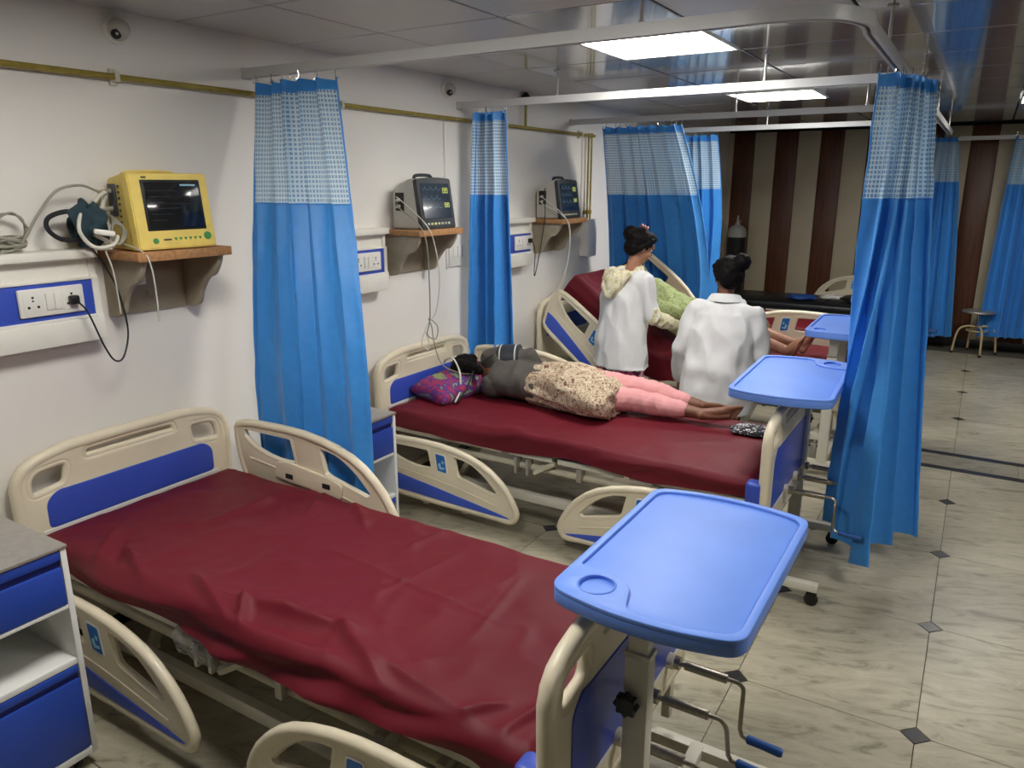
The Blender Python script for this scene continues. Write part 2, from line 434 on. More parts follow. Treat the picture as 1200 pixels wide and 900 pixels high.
# floor: slab with joints, marble tiles with clipped corners, black diamond inlays at the corners
fl = struct('floor', bxm(XL0, XR + 0.1, YF - 0.1, YB + 0.2, -0.08, -0.006), M['joint'])
DX, DY, FX, FY, CUT, GAP = 0.607, 0.762, 0.03, 2.56, 0.047, 0.0015
tile_cache = {}
def tile_mesh(w_, h_, cuts):
    key = (round(w_, 3), round(h_, 3), cuts)
    if key in tile_cache: return tile_cache[key]
    a, b = w_ / 2 - GAP, h_ / 2 - GAP; pts = []
    C4 = [V((-a, -b)), V((a, -b)), V((a, b)), V((-a, b))]
    for i in range(4):
        if cuts[i]: pts += [C4[i] + (C4[i - 1] - C4[i]).normalized() * CUT, C4[i] + (C4[(i + 1) % 4] - C4[i]).normalized() * CUT]
        else: pts.append(C4[i])
    bm = NB()
    t = [bm.verts.new((p[0], p[1], 0)) for p in pts]; l = [bm.verts.new((p[0], p[1], -0.007)) for p in pts]
    bm.faces.new(t)
    for i in range(len(t)): bm.faces.new((t[i], l[i], l[(i + 1) % len(t)], t[(i + 1) % len(t)]))
    me = finish(bm); me.materials.append(M['marble']); tile_cache[key] = me
    return me
dia = NB(); r_ = CUT - 0.003
tv = [dia.verts.new((r_ * math.cos(a), r_ * math.sin(a), 0)) for a in (0, PI / 2, PI, 1.5 * PI)]
lv = [dia.verts.new((v.co.x, v.co.y, -0.007)) for v in tv]
dia.faces.new(tv)
for i in range(4): dia.faces.new((tv[i], lv[i], lv[(i + 1) % 4], tv[(i + 1) % 4]))
dia = finish(dia); dia.materials.append(M['floor_dark'])
xs = [FX + DX * i for i in range(-5, 7)]
rows1 = [FY + DY * j for j in range(-6, 4)] + [5.43]
rows2 = [5.82 + 0.94 * j for j in range(0, 5)]
for rows in (rows1, rows2):
    for j in range(len(rows) - 1):
        y0, y1 = rows[j], min(rows[j + 1], YB)
        if y0 >= YB - 0.05: continue
        top = rows is rows1 and j == len(rows) - 2 or rows is rows2 and j >= len(rows) - 2
        bot = rows is rows2 and j == 0
        for x0 in xs:
            x1 = min(x0 + DX, XR); xa = max(x0, XW)
            if x1 - xa < 0.05: continue
            c = [not bot, not bot, not top, not top]
            put('floor_tile', tile_mesh(x1 - xa, y1 - y0, tuple(c)), None, fl, loc=((x1 + xa) / 2, (y0 + y1) / 2, 0))
            if not bot and x0 > XW and j > 0: put('floor_inlay', dia, None, fl, loc=(x0, y0, 0))
for y0, y1, m_ in ((5.43, 5.50, 'floor_dark'), (5.50, 5.75, 'marble'), (5.75, 5.82, 'floor_dark')):
    for i in range(6):
        xa = XW + i * 1.1; xb = xa + 1.1
        put('border_strip', bxm(xa + 0.001, xb - 0.001, y0 + 0.001, y1 - 0.001, -0.007, 0), M[m_], fl)

# ceiling tiles 0.61 m, hung under a slab
ce = struct('ceiling', bxm(XL0, XR + 0.1, YF - 0.1, YB + 0.2, CEIL + 0.03, CEIL + 0.12), M['dark_gap'])
ct = finish(bxm(-0.299, 0.299, -0.3005, 0.3005, 0, 0.014, 0.003, 1)); ct.materials.append(M['ceiling_gloss'])
cp = finish(bxm(-0.299, 0.299, -0.3005, 0.3005, 0, 0.014, 0.003, 1)); cp.materials.append(M['ceiling_perf'])
ct2 = finish(bxm(-0.25, 0.25, -0.3015, 0.3015, 0, 0.014, 0.004, 1)); ct2.materials.append(M['ceiling_gloss'])
ladd = {(round((a - GX) / 0.61), round((b - GY) / 0.61)) for a, b in LIGHTS}
cw = finish(bxm(-0.276, 0.276, -0.3005, 0.3005, 0, 0.014, 0.003, 1)); cw.materials.append(M['ceiling_perf'])
cg = finish(bxm(-0.276, 0.276, -0.3005, 0.3005, 0, 0.014, 0.003, 1)); cg.materials.append(M['ceiling_gloss'])
for i in range(11):
    for j in range(-9, 11):
        if (i, j) in ladd: continue
        yc = GY + 0.61 * j + 0.305
        if yc + 0.3 > YB or yc < YF: continue
        perf = (i == 0 and j < 3) or (i == 1 and j in (-4, -3, -2, -1)) or (i, j) in ((2, -2), (3, -1), (2, -3))
        put('ceiling_tile', ((cw if perf else cg) if i == 0 else (cp if perf else ct)), None, ce, loc=(GX + 0.305 + 0.61 * i + (0.026 if i == 0 else 0), yc, CEIL))
lf = plate([rpoly([(-0.3, -0.3), (0.3, -0.3), (0.3, 0.3), (-0.3, 0.3)], 0.004), rpoly([(-0.285, -0.285), (0.285, -0.285), (0.285, 0.285), (-0.285, 0.285)], 0.004)], 0.016, 0.002)
lf = finish(lf); lf.materials.append(M['white_plastic'])
ld = finish(bxm(-0.285, 0.285, -0.285, 0.285, -0.004, 0.004)); ld.materials.append(M['diffuser'])
light_labels = ['square LED ceiling panel above the bed with the lying patient', 'square LED ceiling panel over the third bed, second one back',
                'square LED ceiling panel out of view above the nearest bed',
                'square LED ceiling panel at right edge over the aisle', 'square LED ceiling panel above the near aisle, out of view']
for (a, b), lb in zip(LIGHTS, light_labels):
    t = thing('ceiling_light', lb, 'ceiling light', (a + 0.305, b + 0.305, CEIL + 0.004), group='LED ceiling panels')
    put('frame', lf, None, t); put('diffuser', ld, None, t)
# ------------------------------------------------------------------ beds
XB = -2.88                                   # world x of a bed's local origin (head end)
PLAT = 0.455                                 # platform height, beds not raised
def rail_shapes(L):
    k = L / 0.95
    s = lambda pts: [(p[0] * k, p[1]) for p in pts]
    outer = cr(s([(0.012, 0.30), (0.04, 0.345), (0.25, 0.362), (0.50, 0.355), (0.72, 0.30), (0.86, 0.20), (0.935, 0.085), (0.935, 0.03), (0.90, 0.005), (0.80, 0.01), (0.55, 0.012), (0.28, 0.016), (0.10, 0.03), (0.05, 0.11), (0.022, 0.20)]), 5)
    holeA = rpoly(s([(0.065, 0.325), (0.375, 0.325), (0.40, 0.205), (0.26, 0.20), (0.13, 0.235), (0.065, 0.28)]), [0.02, 0.02, 0.025, 0.08, 0.06, 0.03])
    holeB = rpoly(s([(0.53, 0.318), (0.64, 0.305), (0.74, 0.25), (0.83, 0.16), (0.80, 0.135), (0.56, 0.19)]), [0.02, 0.05, 0.06, 0.03, 0.02, 0.03])
    stripe = cr(s([(0.06, 0.145), (0.30, 0.125), (0.58, 0.085), (0.87, 0.04), (0.85, 0.03), (0.55, 0.035), (0.28, 0.045), (0.09, 0.06)]), 4)
    stk = rpoly(s([(0.415, 0.315), (0.49, 0.31), (0.505, 0.20), (0.43, 0.205)]), 0.012)
    stk2 = rpoly(s([(0.422, 0.308), (0.483, 0.304), (0.497, 0.207), (0.437, 0.212)]), 0.009)
    icon = [s([(0.44, 0.25), (0.455, 0.262), (0.462, 0.235), (0.482, 0.238), (0.486, 0.228), (0.452, 0.222)]), s([(0.467, 0.275), (0.48, 0.27), (0.476, 0.255), (0.463, 0.26)])]
    groove = cr(s([(0.10, 0.185), (0.30, 0.165), (0.56, 0.135), (0.82, 0.085)]), 5, closed=False)
    return outer, holeA, holeB, stripe, stk, stk2, icon, groove
M['sticker'] = mat('sticker_blue', (38, 110, 190), 0.4)
M['sticker_icon'] = mat('sticker_pale', (150, 206, 230), 0.4)
rail_cache = {}
def rail_meshes(L, flip):
    key = (L, flip)
    if key in rail_cache: return rail_cache[key]
    outer, hA, hB, stripe, stk, stk2, icon, groove = rail_shapes(L)
    F = Matrix.Diagonal((-1 if flip else 1, 1, 1, 1)); F = (T(L, 0, 0) @ F) if flip else F
    out = []
    b1 = plate([outer, hA, hB], 0.024, 0.008)
    xf(b1, F @ XZ if False else XZ @ F)
    inner = [V((p[0], 0, p[1])) for p in outer]
    cen = sum(inner, V()) / len(inner)
    rim = [(F @ V((p.x + (cen.x - p.x) * 0.02, p.z + (cen.z - p.z) * 0.05, 0))) for p in inner][::2]
    tube(b1, [(p.x, 0, p.y) for p in rim], 0.019, 8, closed=True)
    for h in (hA, hB):
        tube(b1, [(lambda q: (q.x, 0, q.y))(F @ V((p[0], p[1], 0))) for p in h][::2], 0.0145, 6, closed=True)
    for sgn in (-1, 1):
        tube(b1, [(lambda q: (q.x, sgn * 0.011, q.y))(F @ V((p[0], p[1], 0))) for p in groove], 0.005, 6)
    out.append(finish(b1, 50))
    out.append(finish(xf(plate([stripe], 0.014, 0.002), XZ @ F)))
    out.append(finish(xf(plate([stk], 0.030, 0.002), XZ @ F)))
    out.append(finish(xf(plate([stk2], 0.032, 0.001), XZ @ F)))
    bi = NB()
    for ic in icon:
        me = finish(xf(plate([ic], 0.034, 0.0008), XZ @ F)); bi.from_mesh(me); bpy.data.meshes.remove(me)
    out.append(finish(bi))
    for me, m_ in zip(out, ('cream', 'blue_stripe', 'white_plastic', 'sticker', 'sticker_icon')): me.materials.append(M[m_])
    rail_cache[key] = out
    return out

def add_rail(bed, L, flip, M4, sticker=True, out=-1):
    r = rail_meshes(L, flip)
    o = put('side_rail', r[0], None, bed, M=M4)
    put('blue_stripe', r[1], None, o, loc=(0, out * 0.009, 0))
    if not sticker:
        pl = put('mount_plate', xf(plate([rpoly([(0.27, 0.13), (0.66, 0.105), (0.67, 0.17), (0.60, 0.19), (0.36, 0.215), (0.28, 0.205)], 0.02)], 0.012, 0.004), T(0, -out * 0.018, 0) @ XZ), M['cream'], o)
        for u in (0.36, 0.58): put('plate_slot', bxm(u - 0.022, u + 0.022, -out * 0.0246 - 0.0008, -out * 0.0246 + 0.0008, 0.14, 0.162, 0.0), M['dark_gap'], pl)
    if sticker:
        put('sticker_border', r[2], None, o); put('control_sticker', r[3], None, o); put('sticker_icon', r[4], None, o)
    # folding arms below the rail
    a = NB()
    for u in (L * 0.34, L * 0.62):
        box(a, u - 0.018, u + 0.018, 0.012, 0.03, -0.02, 0.12, 0.004)
    put('rail_arm', a, M['frame_steel'], o)
    return o

def board_meshes(top, p0):
    h = top - 0.30
    outer = rpoly([(-0.455, 0.0), (0.455, 0.0), (0.465, h - 0.05), (0.30, h), (0.0, h + 0.006), (-0.30, h), (-0.465, h - 0.05)], [0.04, 0.04, 0.09, 0.2, 0.3, 0.2, 0.09], 7)
    g1 = rpoly([(-0.415, h - 0.175), (-0.27, h - 0.155), (-0.255, h - 0.06), (-0.40, h - 0.07)], [0.04, 0.03, 0.035, 0.05], 6)
    g2 = [V((-p[0], p[1])) for p in g1][::-1]
    slot = rpoly([(-0.20, h - 0.075), (0.20, h - 0.075), (0.19, h - 0.035), (0.0, h - 0.03), (-0.19, h - 0.035)], [0.02, 0.02, 0.015, 0.05, 0.015], 5)
    bm = xf(plate([outer, g1, g2, slot], 0.036, 0.013, 3), YZ)
    for g in (g1, g2, slot): tube(bm, [(0, p[0], p[1]) for p in g][::2], 0.0165 if g is not slot else 0.014, 8, closed=True)
    rim = [(0, p[0] * 0.965, (p[1] - h / 2) * 0.945 + h / 2) for p in outer][::2]
    tube(bm, rim, 0.023, 8, closed=True)
    pn = rpoly([(-0.36, p0), (0.36, p0), (0.36, h - 0.20), (0.32, h - 0.165), (-0.32, h - 0.165), (-0.36, h - 0.20)], [0.02, 0.02, 0.04, 0.04, 0.04, 0.04])
    pb = xf(plate([pn], 0.044, 0.003), YZ)
    line = xf(plate([rpoly([(-0.385, p0 - 0.018), (0.385, p0 - 0.018), (0.385, p0 - 0.002), (-0.385, p0 - 0.002)], 0.004)], 0.043, 0.002), YZ)
    return [finish(bm, 50), finish(pb), finish(line)]
HB, FB = board_meshes(0.865, 0.262), board_meshes(0.845, 0.11)
for q in (HB, FB):
    for me, m_ in zip(q, ('cream', 'blue_panel', 'white_plastic')): me.materials.append(M[m_])

def castor_mesh(r, wd):
    bm = NB(); lathe(bm, [(0, -wd), (r * 0.75, -wd), (r * 0.97, -wd * 0.7), (r, 0), (r * 0.97, wd * 0.7), (r * 0.75, wd), (0, wd)], 18, T(0, 0, r) @ RX(PI / 2))
    return finish(bm)
BW = castor_mesh(0.055, 0.014); BW.materials.append(M['grey_wheel'])
BK = finish(tb([(0.055 * math.cos(a), 0, 0.055 + 0.055 * math.sin(a)) for a in [k * PI / 9 for k in range(18)]], 0.008, 6, closed=True)); BK.materials.append(M['rubber'])
bf = NB(); box(bf, -0.018, 0.018, -0.026, -0.019, 0.045, 0.125, 0.003); box(bf, -0.018, 0.018, 0.019, 0.026, 0.045, 0.125, 0.003); box(bf, -0.022, 0.022, -0.028, 0.028, 0.118, 0.13, 0.003); cyl(bf, (0, 0, 0.13), (0, 0, 0.155), 0.012, 10)
BF = finish(bf); BF.materials.append(M['steel'])
# crank: sleeve, rod with elbow, blue grip
cs = NB(); cyl(cs, (-0.02, 0, 0), (0.01, 0, 0), 0.02, 12); cyl(cs, (0.0, 0, 0), (0.03, 0, 0), 0.008, 10); cyl(cs, (0.025, 0, 0), (0.15, 0, 0), 0.0135, 12); CS = finish(cs); CS.materials.append(M['dull_steel'])
cb = NB(); cyl(cb, (-0.055, 0, 0), (-0.008, 0, 0), 0.024, 12); CB = finish(cb); CB.materials.append(M['cream'])
def crank_rod(a):
    p = [V((0.15, 0, 0)), V((0.178, 0, 0))] + cr([(0.185, 0, -0.002), (0.197, 0.0, -0.014), (0.20, 0.01 * a, -0.035)], 4, False) + [V((0.204, 0.03 * a, -0.125)), V((0.212, 0.034 * a, -0.142)), V((0.225, 0.035 * a, -0.145)), V((0.23, 0.035 * a, -0.145))]
    return finish(tb(p, 0.0065, 8))
CR = [crank_rod(-1), crank_rod(1)]
CG = []
for a in (-1, 1):
    g = NB(); lathe(g, [(0.009, 0), (0.0135, 0.004), (0.0125, 0.05), (0.014, 0.092), (0.010, 0.1), (0, 0.1)], 14, T(0.226, 0.035 * a, -0.145) @ RY(PI / 2 + 0.06)); CG.append(finish(g)); CG[-1].materials.append(M['handle_blue'])
for c in CR: c.materials.append(M['dull_steel'])
bump_m = NB(); box(bump_m, -0.04, 0.03, -0.035, 0.035, 0.455, 0.575, 0.014, 3); BUMP = finish(bump_m); BUMP.materials.append(M['blue_panel'])

def hospital_bed(yc, label, lift=0.0, raise_a=0.0, near=('low', 'low'), far=('up', 'up'), footx=2.22, dark=False):
    bed = thing('hospital_bed', label, 'bed', (XB, yc, 0), group='hospital beds along the left wall')
    P = PLAT + lift
    for nm, q, x in (('headboard', HB, 0.045), ('footboard', FB, footx)):
        o = put(nm, q[0], None, bed, loc=(x, 0, 0.30 + lift)); put('blue_panel', q[1], None, o); put('white_line', q[2], None, o)
        for s in (-1, 1):
            put('board_post', bxm(x - 0.014, x + 0.014, s * 0.36 - 0.018, s * 0.36 + 0.018, 0.16 + lift, 0.33 + lift, 0.004), M['frame_steel'], bed)
    for s in (-1, 1): put('corner_bumper', BUMP, None, bed, loc=(footx - 0.035, s * 0.432, lift - 0.02))
    H = V((0.95, 0, P + 0.0))
    RM = T(*H) @ RY(raise_a) @ T(*(-H))
    def piece(nm, x0, x1, tilt=False):
        b = NB(); box(b, x0, x1, -0.40, 0.40, P - 0.016, P, 0.003)
        for s in (-1, 1): box(b, x0, x1, s * 0.39 - 0.012, s * 0.39 + 0.012, P - 0.03, P - 0.002, 0.004)
        put(nm, b, M['white_steel'], bed, M=RM if tilt else Matrix())
    piece('backrest_panel', 0.10, 0.86, True); piece('seat_panel', 0.90, 1.16); piece('thigh_panel', 1.19, 1.55); piece('leg_panel', 1.58, 2.17)
    # upper frame rails, lower base beams, cross members
    for s in (-1, 1):
        put('side_tube', finish(cyl(NB(), (0.08, s * 0.37, P - 0.085), (2.19, s * 0.37, P - 0.085), 0.018, 12)), M['frame_steel'], bed)
        put('base_beam', bxm(0.12, 2.14, s * 0.33 - 0.018, s * 0.33 + 0.018, 0.155, 0.205, 0.004), M['white_steel'], bed)
    for x in (0.14, 1.1, 2.1):
        put('cross_bar', bxm(x - 0.02, x + 0.02, -0.37, 0.37, P - 0.10, P - 0.06, 0.004), M['frame_steel'], bed)
        if x != 1.1: put('cross_bar', bxm(x - 0.02, x + 0.02, -0.33, 0.33, 0.16, 0.20, 0.004), M['frame_steel'], bed)
    # lifting links between base and frame
    for x, dx in ((0.50, 0.12), (1.62, 0.12)):
        for s in (-1, 1):
            b = NB(); tube(b, [(x, s * 0.29, 0.18), (x + dx, s * 0.29, P - 0.08)], 0.021, 4)
            cyl(b, (x, s * 0.27, 0.18), (x, s * 0.312, 0.18), 0.022, 10); cyl(b, (x + dx, s * 0.27, P - 0.08), (x + dx, s * 0.35, P - 0.08), 0.02, 10)
            put('lift_link', b, M['frame_steel'], bed)
    for x0, x1, y0, y1, z0 in ((0.942, 0.958, -0.42, -0.36, 0.12), (1.012, 1.028, -0.42, -0.36, 0.12), (1.30, 1.33, -0.41, -0.36, 0.10), (1.7, 1.74, -0.43, -0.35, 0.09), (1.9, 1.93, -0.43, -0.35, 0.085)):
        put('hinge_bracket', bxm(x0, x1, y0, y1, P - z0, P - 0.032, 0.003), M['steel'], bed)
    put('support_arm', tb([(1.17, -0.39, P - 0.034), (1.06, -0.41, P - 0.10)], 0.014, 6), M['frame_steel'], bed)
    for y in (-0.12, 0.12): put('screw_rod', finish(cyl(NB(), (1.1, y, P - 0.1), (2.15, y, P - 0.1), 0.012, 8)), M['steel'], bed)
    # side rails
    def rp(x0, y, st, tilt): 
        z = 0.425 + lift if st == 'up' else 0.07 + lift
        A = T(x0, y, z)
        return (RM @ A) if tilt else A
    t = raise_a != 0
    for (hd, ft), y, sgn in ((near, -0.478, 1), (far, 0.472, -1)):
        if hd: add_rail(bed, 0.95, False, rp(0.06 if sgn > 0 else 0.09, y, hd, t), sticker=sgn > 0, out=-sgn)
        if ft: add_rail(bed, 0.86, True, rp(1.24, y, ft, False), sticker=True, out=-sgn)
    # cranks at the foot end
    for y, a in ((-0.10, 0), (0.10, 1), (0.28, 0)):
        c = put('crank', CS, None, bed, loc=(footx + 0.05, y, 0.415 + lift))
        put('crank_collar', CB, None, c); put('crank_rod', CR[a], None, c); put('crank_handle', CG[a], None, c)
    put('crank_support', bxm(footx - 0.015, footx + 0.015, -0.36, 0.36, 0.395 + lift, 0.435 + lift, 0.004), M['frame_steel'], bed)
    for x in (0.16, 2.10):
        for s in (-1, 1):
            c = put('castor', BW, None, bed, loc=(x, s * 0.33, 0)); put('tyre', BK, None, c); put('castor_fork', BF, None, c)
    return bed

def fold1(a, half, r):
    s = 1 if a >= 0 else -1; a = abs(a)
    if a <= half - r: return s * a, 0.0, 0.0
    e = a - (half - r); arc = r * PI / 2
    if e < arc:
        th = e / r; return s * (half - r + r * math.sin(th)), r * (1 - math.cos(th)), th / (PI / 2)
    return s * half, r + e - arc, 1.0

def sheet_mesh(L, W, T_, seed, ridges=(), amp=1.0, hang=(0.02, 0.05), endhang=0.03, bend=0.0, hinge=0.85, nx=120, ny=78, bulge=0.012, lumps=()):
    """a cloth laid over an L x W x T_ slab: local x 0..L, y -W/2..W/2, top at z=0"""
    bm = NB(); r = 0.03; g = []
    S = seed * 13.7
    for i in range(nx + 1):
        row = []
        a0 = -1 + 2 * i / nx
        for j in range(ny + 1):
            b0 = -1 + 2 * j / ny
            ea = L / 2 + r * 0 + (T_ + endhang); a = a0 * ea
            u = a + L / 2
            hg = hang[0] + (hang[1] - hang[0]) * (0.5 + 0.9 * N3(u * 2.6 + S, b0 > 0, 0.3))
            eb = W / 2 - r + r * PI / 2 + (T_ - r) + hg; b = b0 * eb
            x, dx, sx = fold1(a, L / 2, r); y, dy, sy = fold1(b, W / 2, r)
            d = max(dx, dy); side = max(sx, sy)
            z = -d
            # wrinkles
            h = 0.0
            for (x0, y0, x1, y1, wd, ht) in ridges:
                p = V((u, y)); A, B = V((x0, y0)), V((x1, y1)); ab = B - A
                t = max(0, min(1, (p - A).dot(ab) / ab.length_squared)); dist = (p - A - ab * t).length
                sg = (p.x - A.x) * ab.y - (p.y - A.y) * ab.x
                dist = max(0, dist + 0.3 * wd * N3(u * 9 + S, y * 9, 2.0)) / (wd * (0.55 if sg > 0 else 1.35))
                h += ht * (0.6 * math.exp(-dist * dist) + 0.4 * math.exp(-2.2 * dist)) * (math.sin(PI * (0.10 + 0.84 * t)))
            wx, wy = u + 0.12 * N3(u * 3 + S, y * 3, 11), y + 0.12 * N3(u * 3 + S, y * 3, 17)
            rg = max(0.0, 1 - 3.2 * abs(N3(wx * 2.1 + S, wy * 2.6, 21))) ** 2
            rg2 = max(0.0, 1 - 3.0 * abs(N3(wx * 4.6 + S, wy * 3.4, 25))) ** 2
            h += amp * (0.006 * rg + 0.004 * rg2)
            h += amp * (0.006 * N3(u * 2.7 + S, y * 3.3, 1) + 0.003 * N3(u * 7 + y * 4 + S, y * 7, 5) + 0.0012 * N3(u * 18 + S, y * 18, 9))
            for (cx, cy, rx, ry, hh) in lumps:
                h += hh * math.exp(-((u - cx) / rx) ** 2 - ((y - cy) / ry) ** 2)
            k = 1 - side
            h = max(h, -0.008)
            z += h * (0.35 + 0.65 * k)
            if sy > 0.3:
                o = bulge * (0.45 + N3(u * 2.2 + S, d * 16, 3) * 1.3 + 0.7 * N3(u * 6 + S + d * 14, d * 9, 7)) * min(1, d / 0.04)
                y += math.copysign(max(o, -0.002), y)
            if sx > 0.3:
                o = 0.006 * N3(y * 7 + S, d * 9, 4) * min(1, d / 0.04); x += math.copysign(max(o, 0.0), x)
            p = V((x + L / 2, y, z))
            if bend and p.x < hinge + 0.12:
                q = p - V((hinge, 0, -T_)); ang = bend * min(1, max(0, (hinge + 0.12 - p.x) / 0.24))
                p = V((hinge, 0, -T_)) + RY(ang) @ q
            row.append(bm.verts.new(p))
        g.append(row)
    for i in range(nx):
        for j in range(ny): bm.faces.new((g[i][j], g[i + 1][j], g[i + 1][j + 1], g[i][j + 1]))
    me = finish(bm, 180)
    return me

def slab_mesh(L, W, T_, bend, hinge):
    bm = NB(); n = 24; rings = []
    for i in range(n + 1):
        x = 0.012 + (L - 0.024) * i / n
        ring = []
        for (y, z) in ((-W / 2 + 0.03, -T_), (W / 2 - 0.03, -T_), (W / 2 - 0.012, -T_ + 0.02), (W / 2 - 0.012, -0.03), (W / 2 - 0.03, -0.012), (-W / 2 + 0.03, -0.012), (-W / 2 + 0.012, -0.03), (-W / 2 + 0.012, -T_ + 0.02)):
            p = V((x, y, z))
            if bend and p.x < hinge + 0.12:
                q = p - V((hinge, 0, -T_)); ang = bend * min(1, max(0, (hinge + 0.12 - p.x) / 0.24)); p = V((hinge, 0, -T_)) + RY(ang) @ q
            ring.append(bm.verts.new(p))
        rings.append(ring)
    for A, B in zip(rings[:-1], rings[1:]):
        for k in range(8): bm.faces.new((A[k], A[(k + 1) % 8], B[(k + 1) % 8], B[k]))
    bm.faces.new(rings[0]); bm.faces.new(rings[-1])
    return finish(bm, 50)

ML, MW, MT = 2.085, 0.835, 0.10
def mattress(yc, label, seed, lift=0.0, bend=0.0, sheet_kw=None, black=False, x0=0.09):
    L, W = ML, MW
    m = put('mattress', slab_mesh(L, W, MT, bend, 0.87), M['black_mattress'] if black else M['foam'], None, loc=(XB + x0, yc, PLAT + lift + MT + 0.003))
    tag(m, label, 'mattress', 'hospital bed mattresses')
    if black:
        s = NB()
        for x in (0.7, 1.4):
            box(s, x - 0.006, x + 0.006, -W / 2 + 0.02, W / 2 - 0.02, -0.014, -0.0095, 0.002)
        put('seam', s, M['dark_gap'], m)
    else:
        put('bed_sheet', sheet_mesh(L, W, MT, seed, bend=bend, hinge=0.87, **(sheet_kw or {})), M['sheet'], m)
    return m

BED1, BED2, BED3, BED4, BED5 = 1.665, 3.60, 5.48, 7.35, 9.10
L3, L4 = 0.09, 0.03
b1 = hospital_bed(BED1, 'nearest hospital bed, empty, one cream side rail up at its far head end', near=('low', 'low'), far=('up', None))
b2 = hospital_bed(BED2, 'second hospital bed from the camera, the one carrying the patient in pink leggings', near=('low', 'low'), far=('up', None))
b3 = hospital_bed(BED3, 'third hospital bed with its backrest raised, behind the two women in white coats', lift=L3, raise_a=math.radians(38), near=('low', None), far=('up', 'up'))
b4 = hospital_bed(BED4, 'fourth hospital bed with a maroon sheet, between the raised bed and the black mattress', lift=L4, near=('up', 'low'), far=('low', 'low'))
b5 = hospital_bed(BED5, 'farthest hospital bed, with a bare black mattress, in front of the striped wall', near=('low', 'low'), far=(None, 'up'))
mattress(BED1, 'empty mattress of the nearest bed under a rumpled maroon sheet', 1, sheet_kw=dict(amp=1.25, hang=(-0.022, 0.034), bulge=0.034, nx=230, ny=130,
    ridges=[(0.56, 0.41, 0.44, 0.00, 0.030, 0.040), (0.44, 0.0, 0.30, -0.20, 0.03, 0.014), (0.62, 0.41, 0.72, 0.18, 0.03, 0.018), (0.20, -0.20, 0.34, -0.41, 0.026, 0.034), (0.28, -0.24, 0.44, -0.41, 0.022, -0.020),
            (0.34, -0.30, 0.62, -0.41, 0.022, 0.030), (0.72, -0.30, 1.02, -0.41, 0.026, 0.026), (0.98, -0.33, 1.42, -0.27, 0.040, 0.040), (1.02, -0.39, 1.40, -0.36, 0.024, -0.034), (1.30, -0.24, 1.62, -0.40, 0.034, 0.030),
            (0.98, -0.30, 1.08, -0.41, 0.018, 0.036), (1.25, 0.41, 1.18, 0.12, 0.02, 0.012), (0.95, 0.06, 1.75, -0.02, 0.012, 0.010), (1.38, 0.30, 1.30, -0.25, 0.012, 0.008),
            (1.05, -0.16, 1.38, 0.05, 0.012, 0.009), (1.66, 0.25, 1.72, -0.25, 0.012, 0.008), (0.78, 0.40, 0.98, 0.25, 0.022, 0.020), (1.5, -0.33, 1.9, -0.39, 0.034, 0.024), (1.98, -0.40, 2.06, -0.2, 0.022, 0.02), (1.86, -0.40, 1.95, -0.30, 0.02, 0.02)],
    lumps=[(0.25, 0.0, 0.3, 0.4, 0.012)]))
mattress(BED2, 'mattress of the second bed in a maroon sheet, under the patient in pink leggings', 2, sheet_kw=dict(amp=0.8, hang=(-0.022, 0.012), bulge=0.018,
    ridges=[(0.75, -0.38, 0.95, -0.41, 0.03, 0.014), (1.4, -0.2, 1.9, -0.3, 0.02, 0.006), (1.5, -0.38, 1.56, -0.1, 0.016, 0.006)]))
mattress(BED3, 'mattress in a maroon sheet bent up by the raised backrest of the third bed', 3, lift=L3, bend=math.radians(38), sheet_kw=dict(amp=1.0, hang=(0.06, 0.12), bulge=0.012))
mattress(BED4, 'mattress in a maroon sheet on the fourth bed, seen through a side rail', 4, lift=L4, sheet_kw=dict(nx=60, ny=40))
mattress(BED5, 'bare black mattress of the farthest bed by the striped wall', 5, black=True)

# clear plastic still wrapped round a joint of the nearest bed
fm = NB(); gx = []
for i in range(13):
    row = []
    for k in range(12):
        a = 2 * PI * k / 12; r = 0.045 + 0.018 * N3(i * 0.9, k * 1.3, 2.2)
        row.append(fm.verts.new((0.86 + 0.19 * i / 12, -0.385 + r * math.cos(a) * 0.9, PLAT - 0.06 + r * math.sin(a) * 1.3)))
    gx.append(row)
for i in range(12):
    for k in range(12): fm.faces.new((gx[i][k], gx[i + 1][k], gx[i + 1][(k + 1) % 12], gx[i][(k + 1) % 12]))
put('plastic_wrap', finish(fm, 30), M['plastic_film'], b1)

# ------------------------------------------------------------------ overbed tables
TW, TL = 0.445, 0.745
def table_top_mesh():
    hw, hl = TW / 2, TL / 2
    out = rpoly([(-hw, -hl + 0.035), (-0.08, -hl), (0.08, -hl), (hw, -hl + 0.035), (hw, hl - 0.035), (0.08, hl), (-0.08, hl), (-hw, hl - 0.035)], [0.045, 0.2, 0.2, 0.045, 0.045, 0.2, 0.2, 0.045], 6)
    base = plate([out], 0.034, 0.006, 2)
    i = 0.020
    inn = rpoly([(-hw + i, hl - i - 0.035), (-0.08, hl - i), (0.08, hl - i), (hw - i, hl - i - 0.035), (hw - i, -hl + i + 0.035), (0.08, -hl + i), (-0.03, -hl + i + 0.005), (-0.055, -hl + 0.12), (-0.10, -hl + 0.155), (-hw + i, -hl + 0.165)], [0.04, 0.2, 0.2, 0.04, 0.04, 0.1, 0.03, 0.07, 0.06, 0.01], 6)
    cup = circ(-0.128, -hl + 0.092, 0.041, 28)
    ring = plate([out, inn, cup], 0.012, 0.003, 2)
    xf(ring, T(0, 0, 0.019))
    me = finish(ring); base.from_mesh(me); bpy.data.meshes.remove(me)
    tube(base, [(p.x, p.y, 0.0245) for p in circ(-0.128, -hl + 0.092, 0.043, 28)], 0.003, 6, closed=True)
    return finish(base, 50)
TT = table_top_mesh(); TT.materials.append(M['tray_blue'])
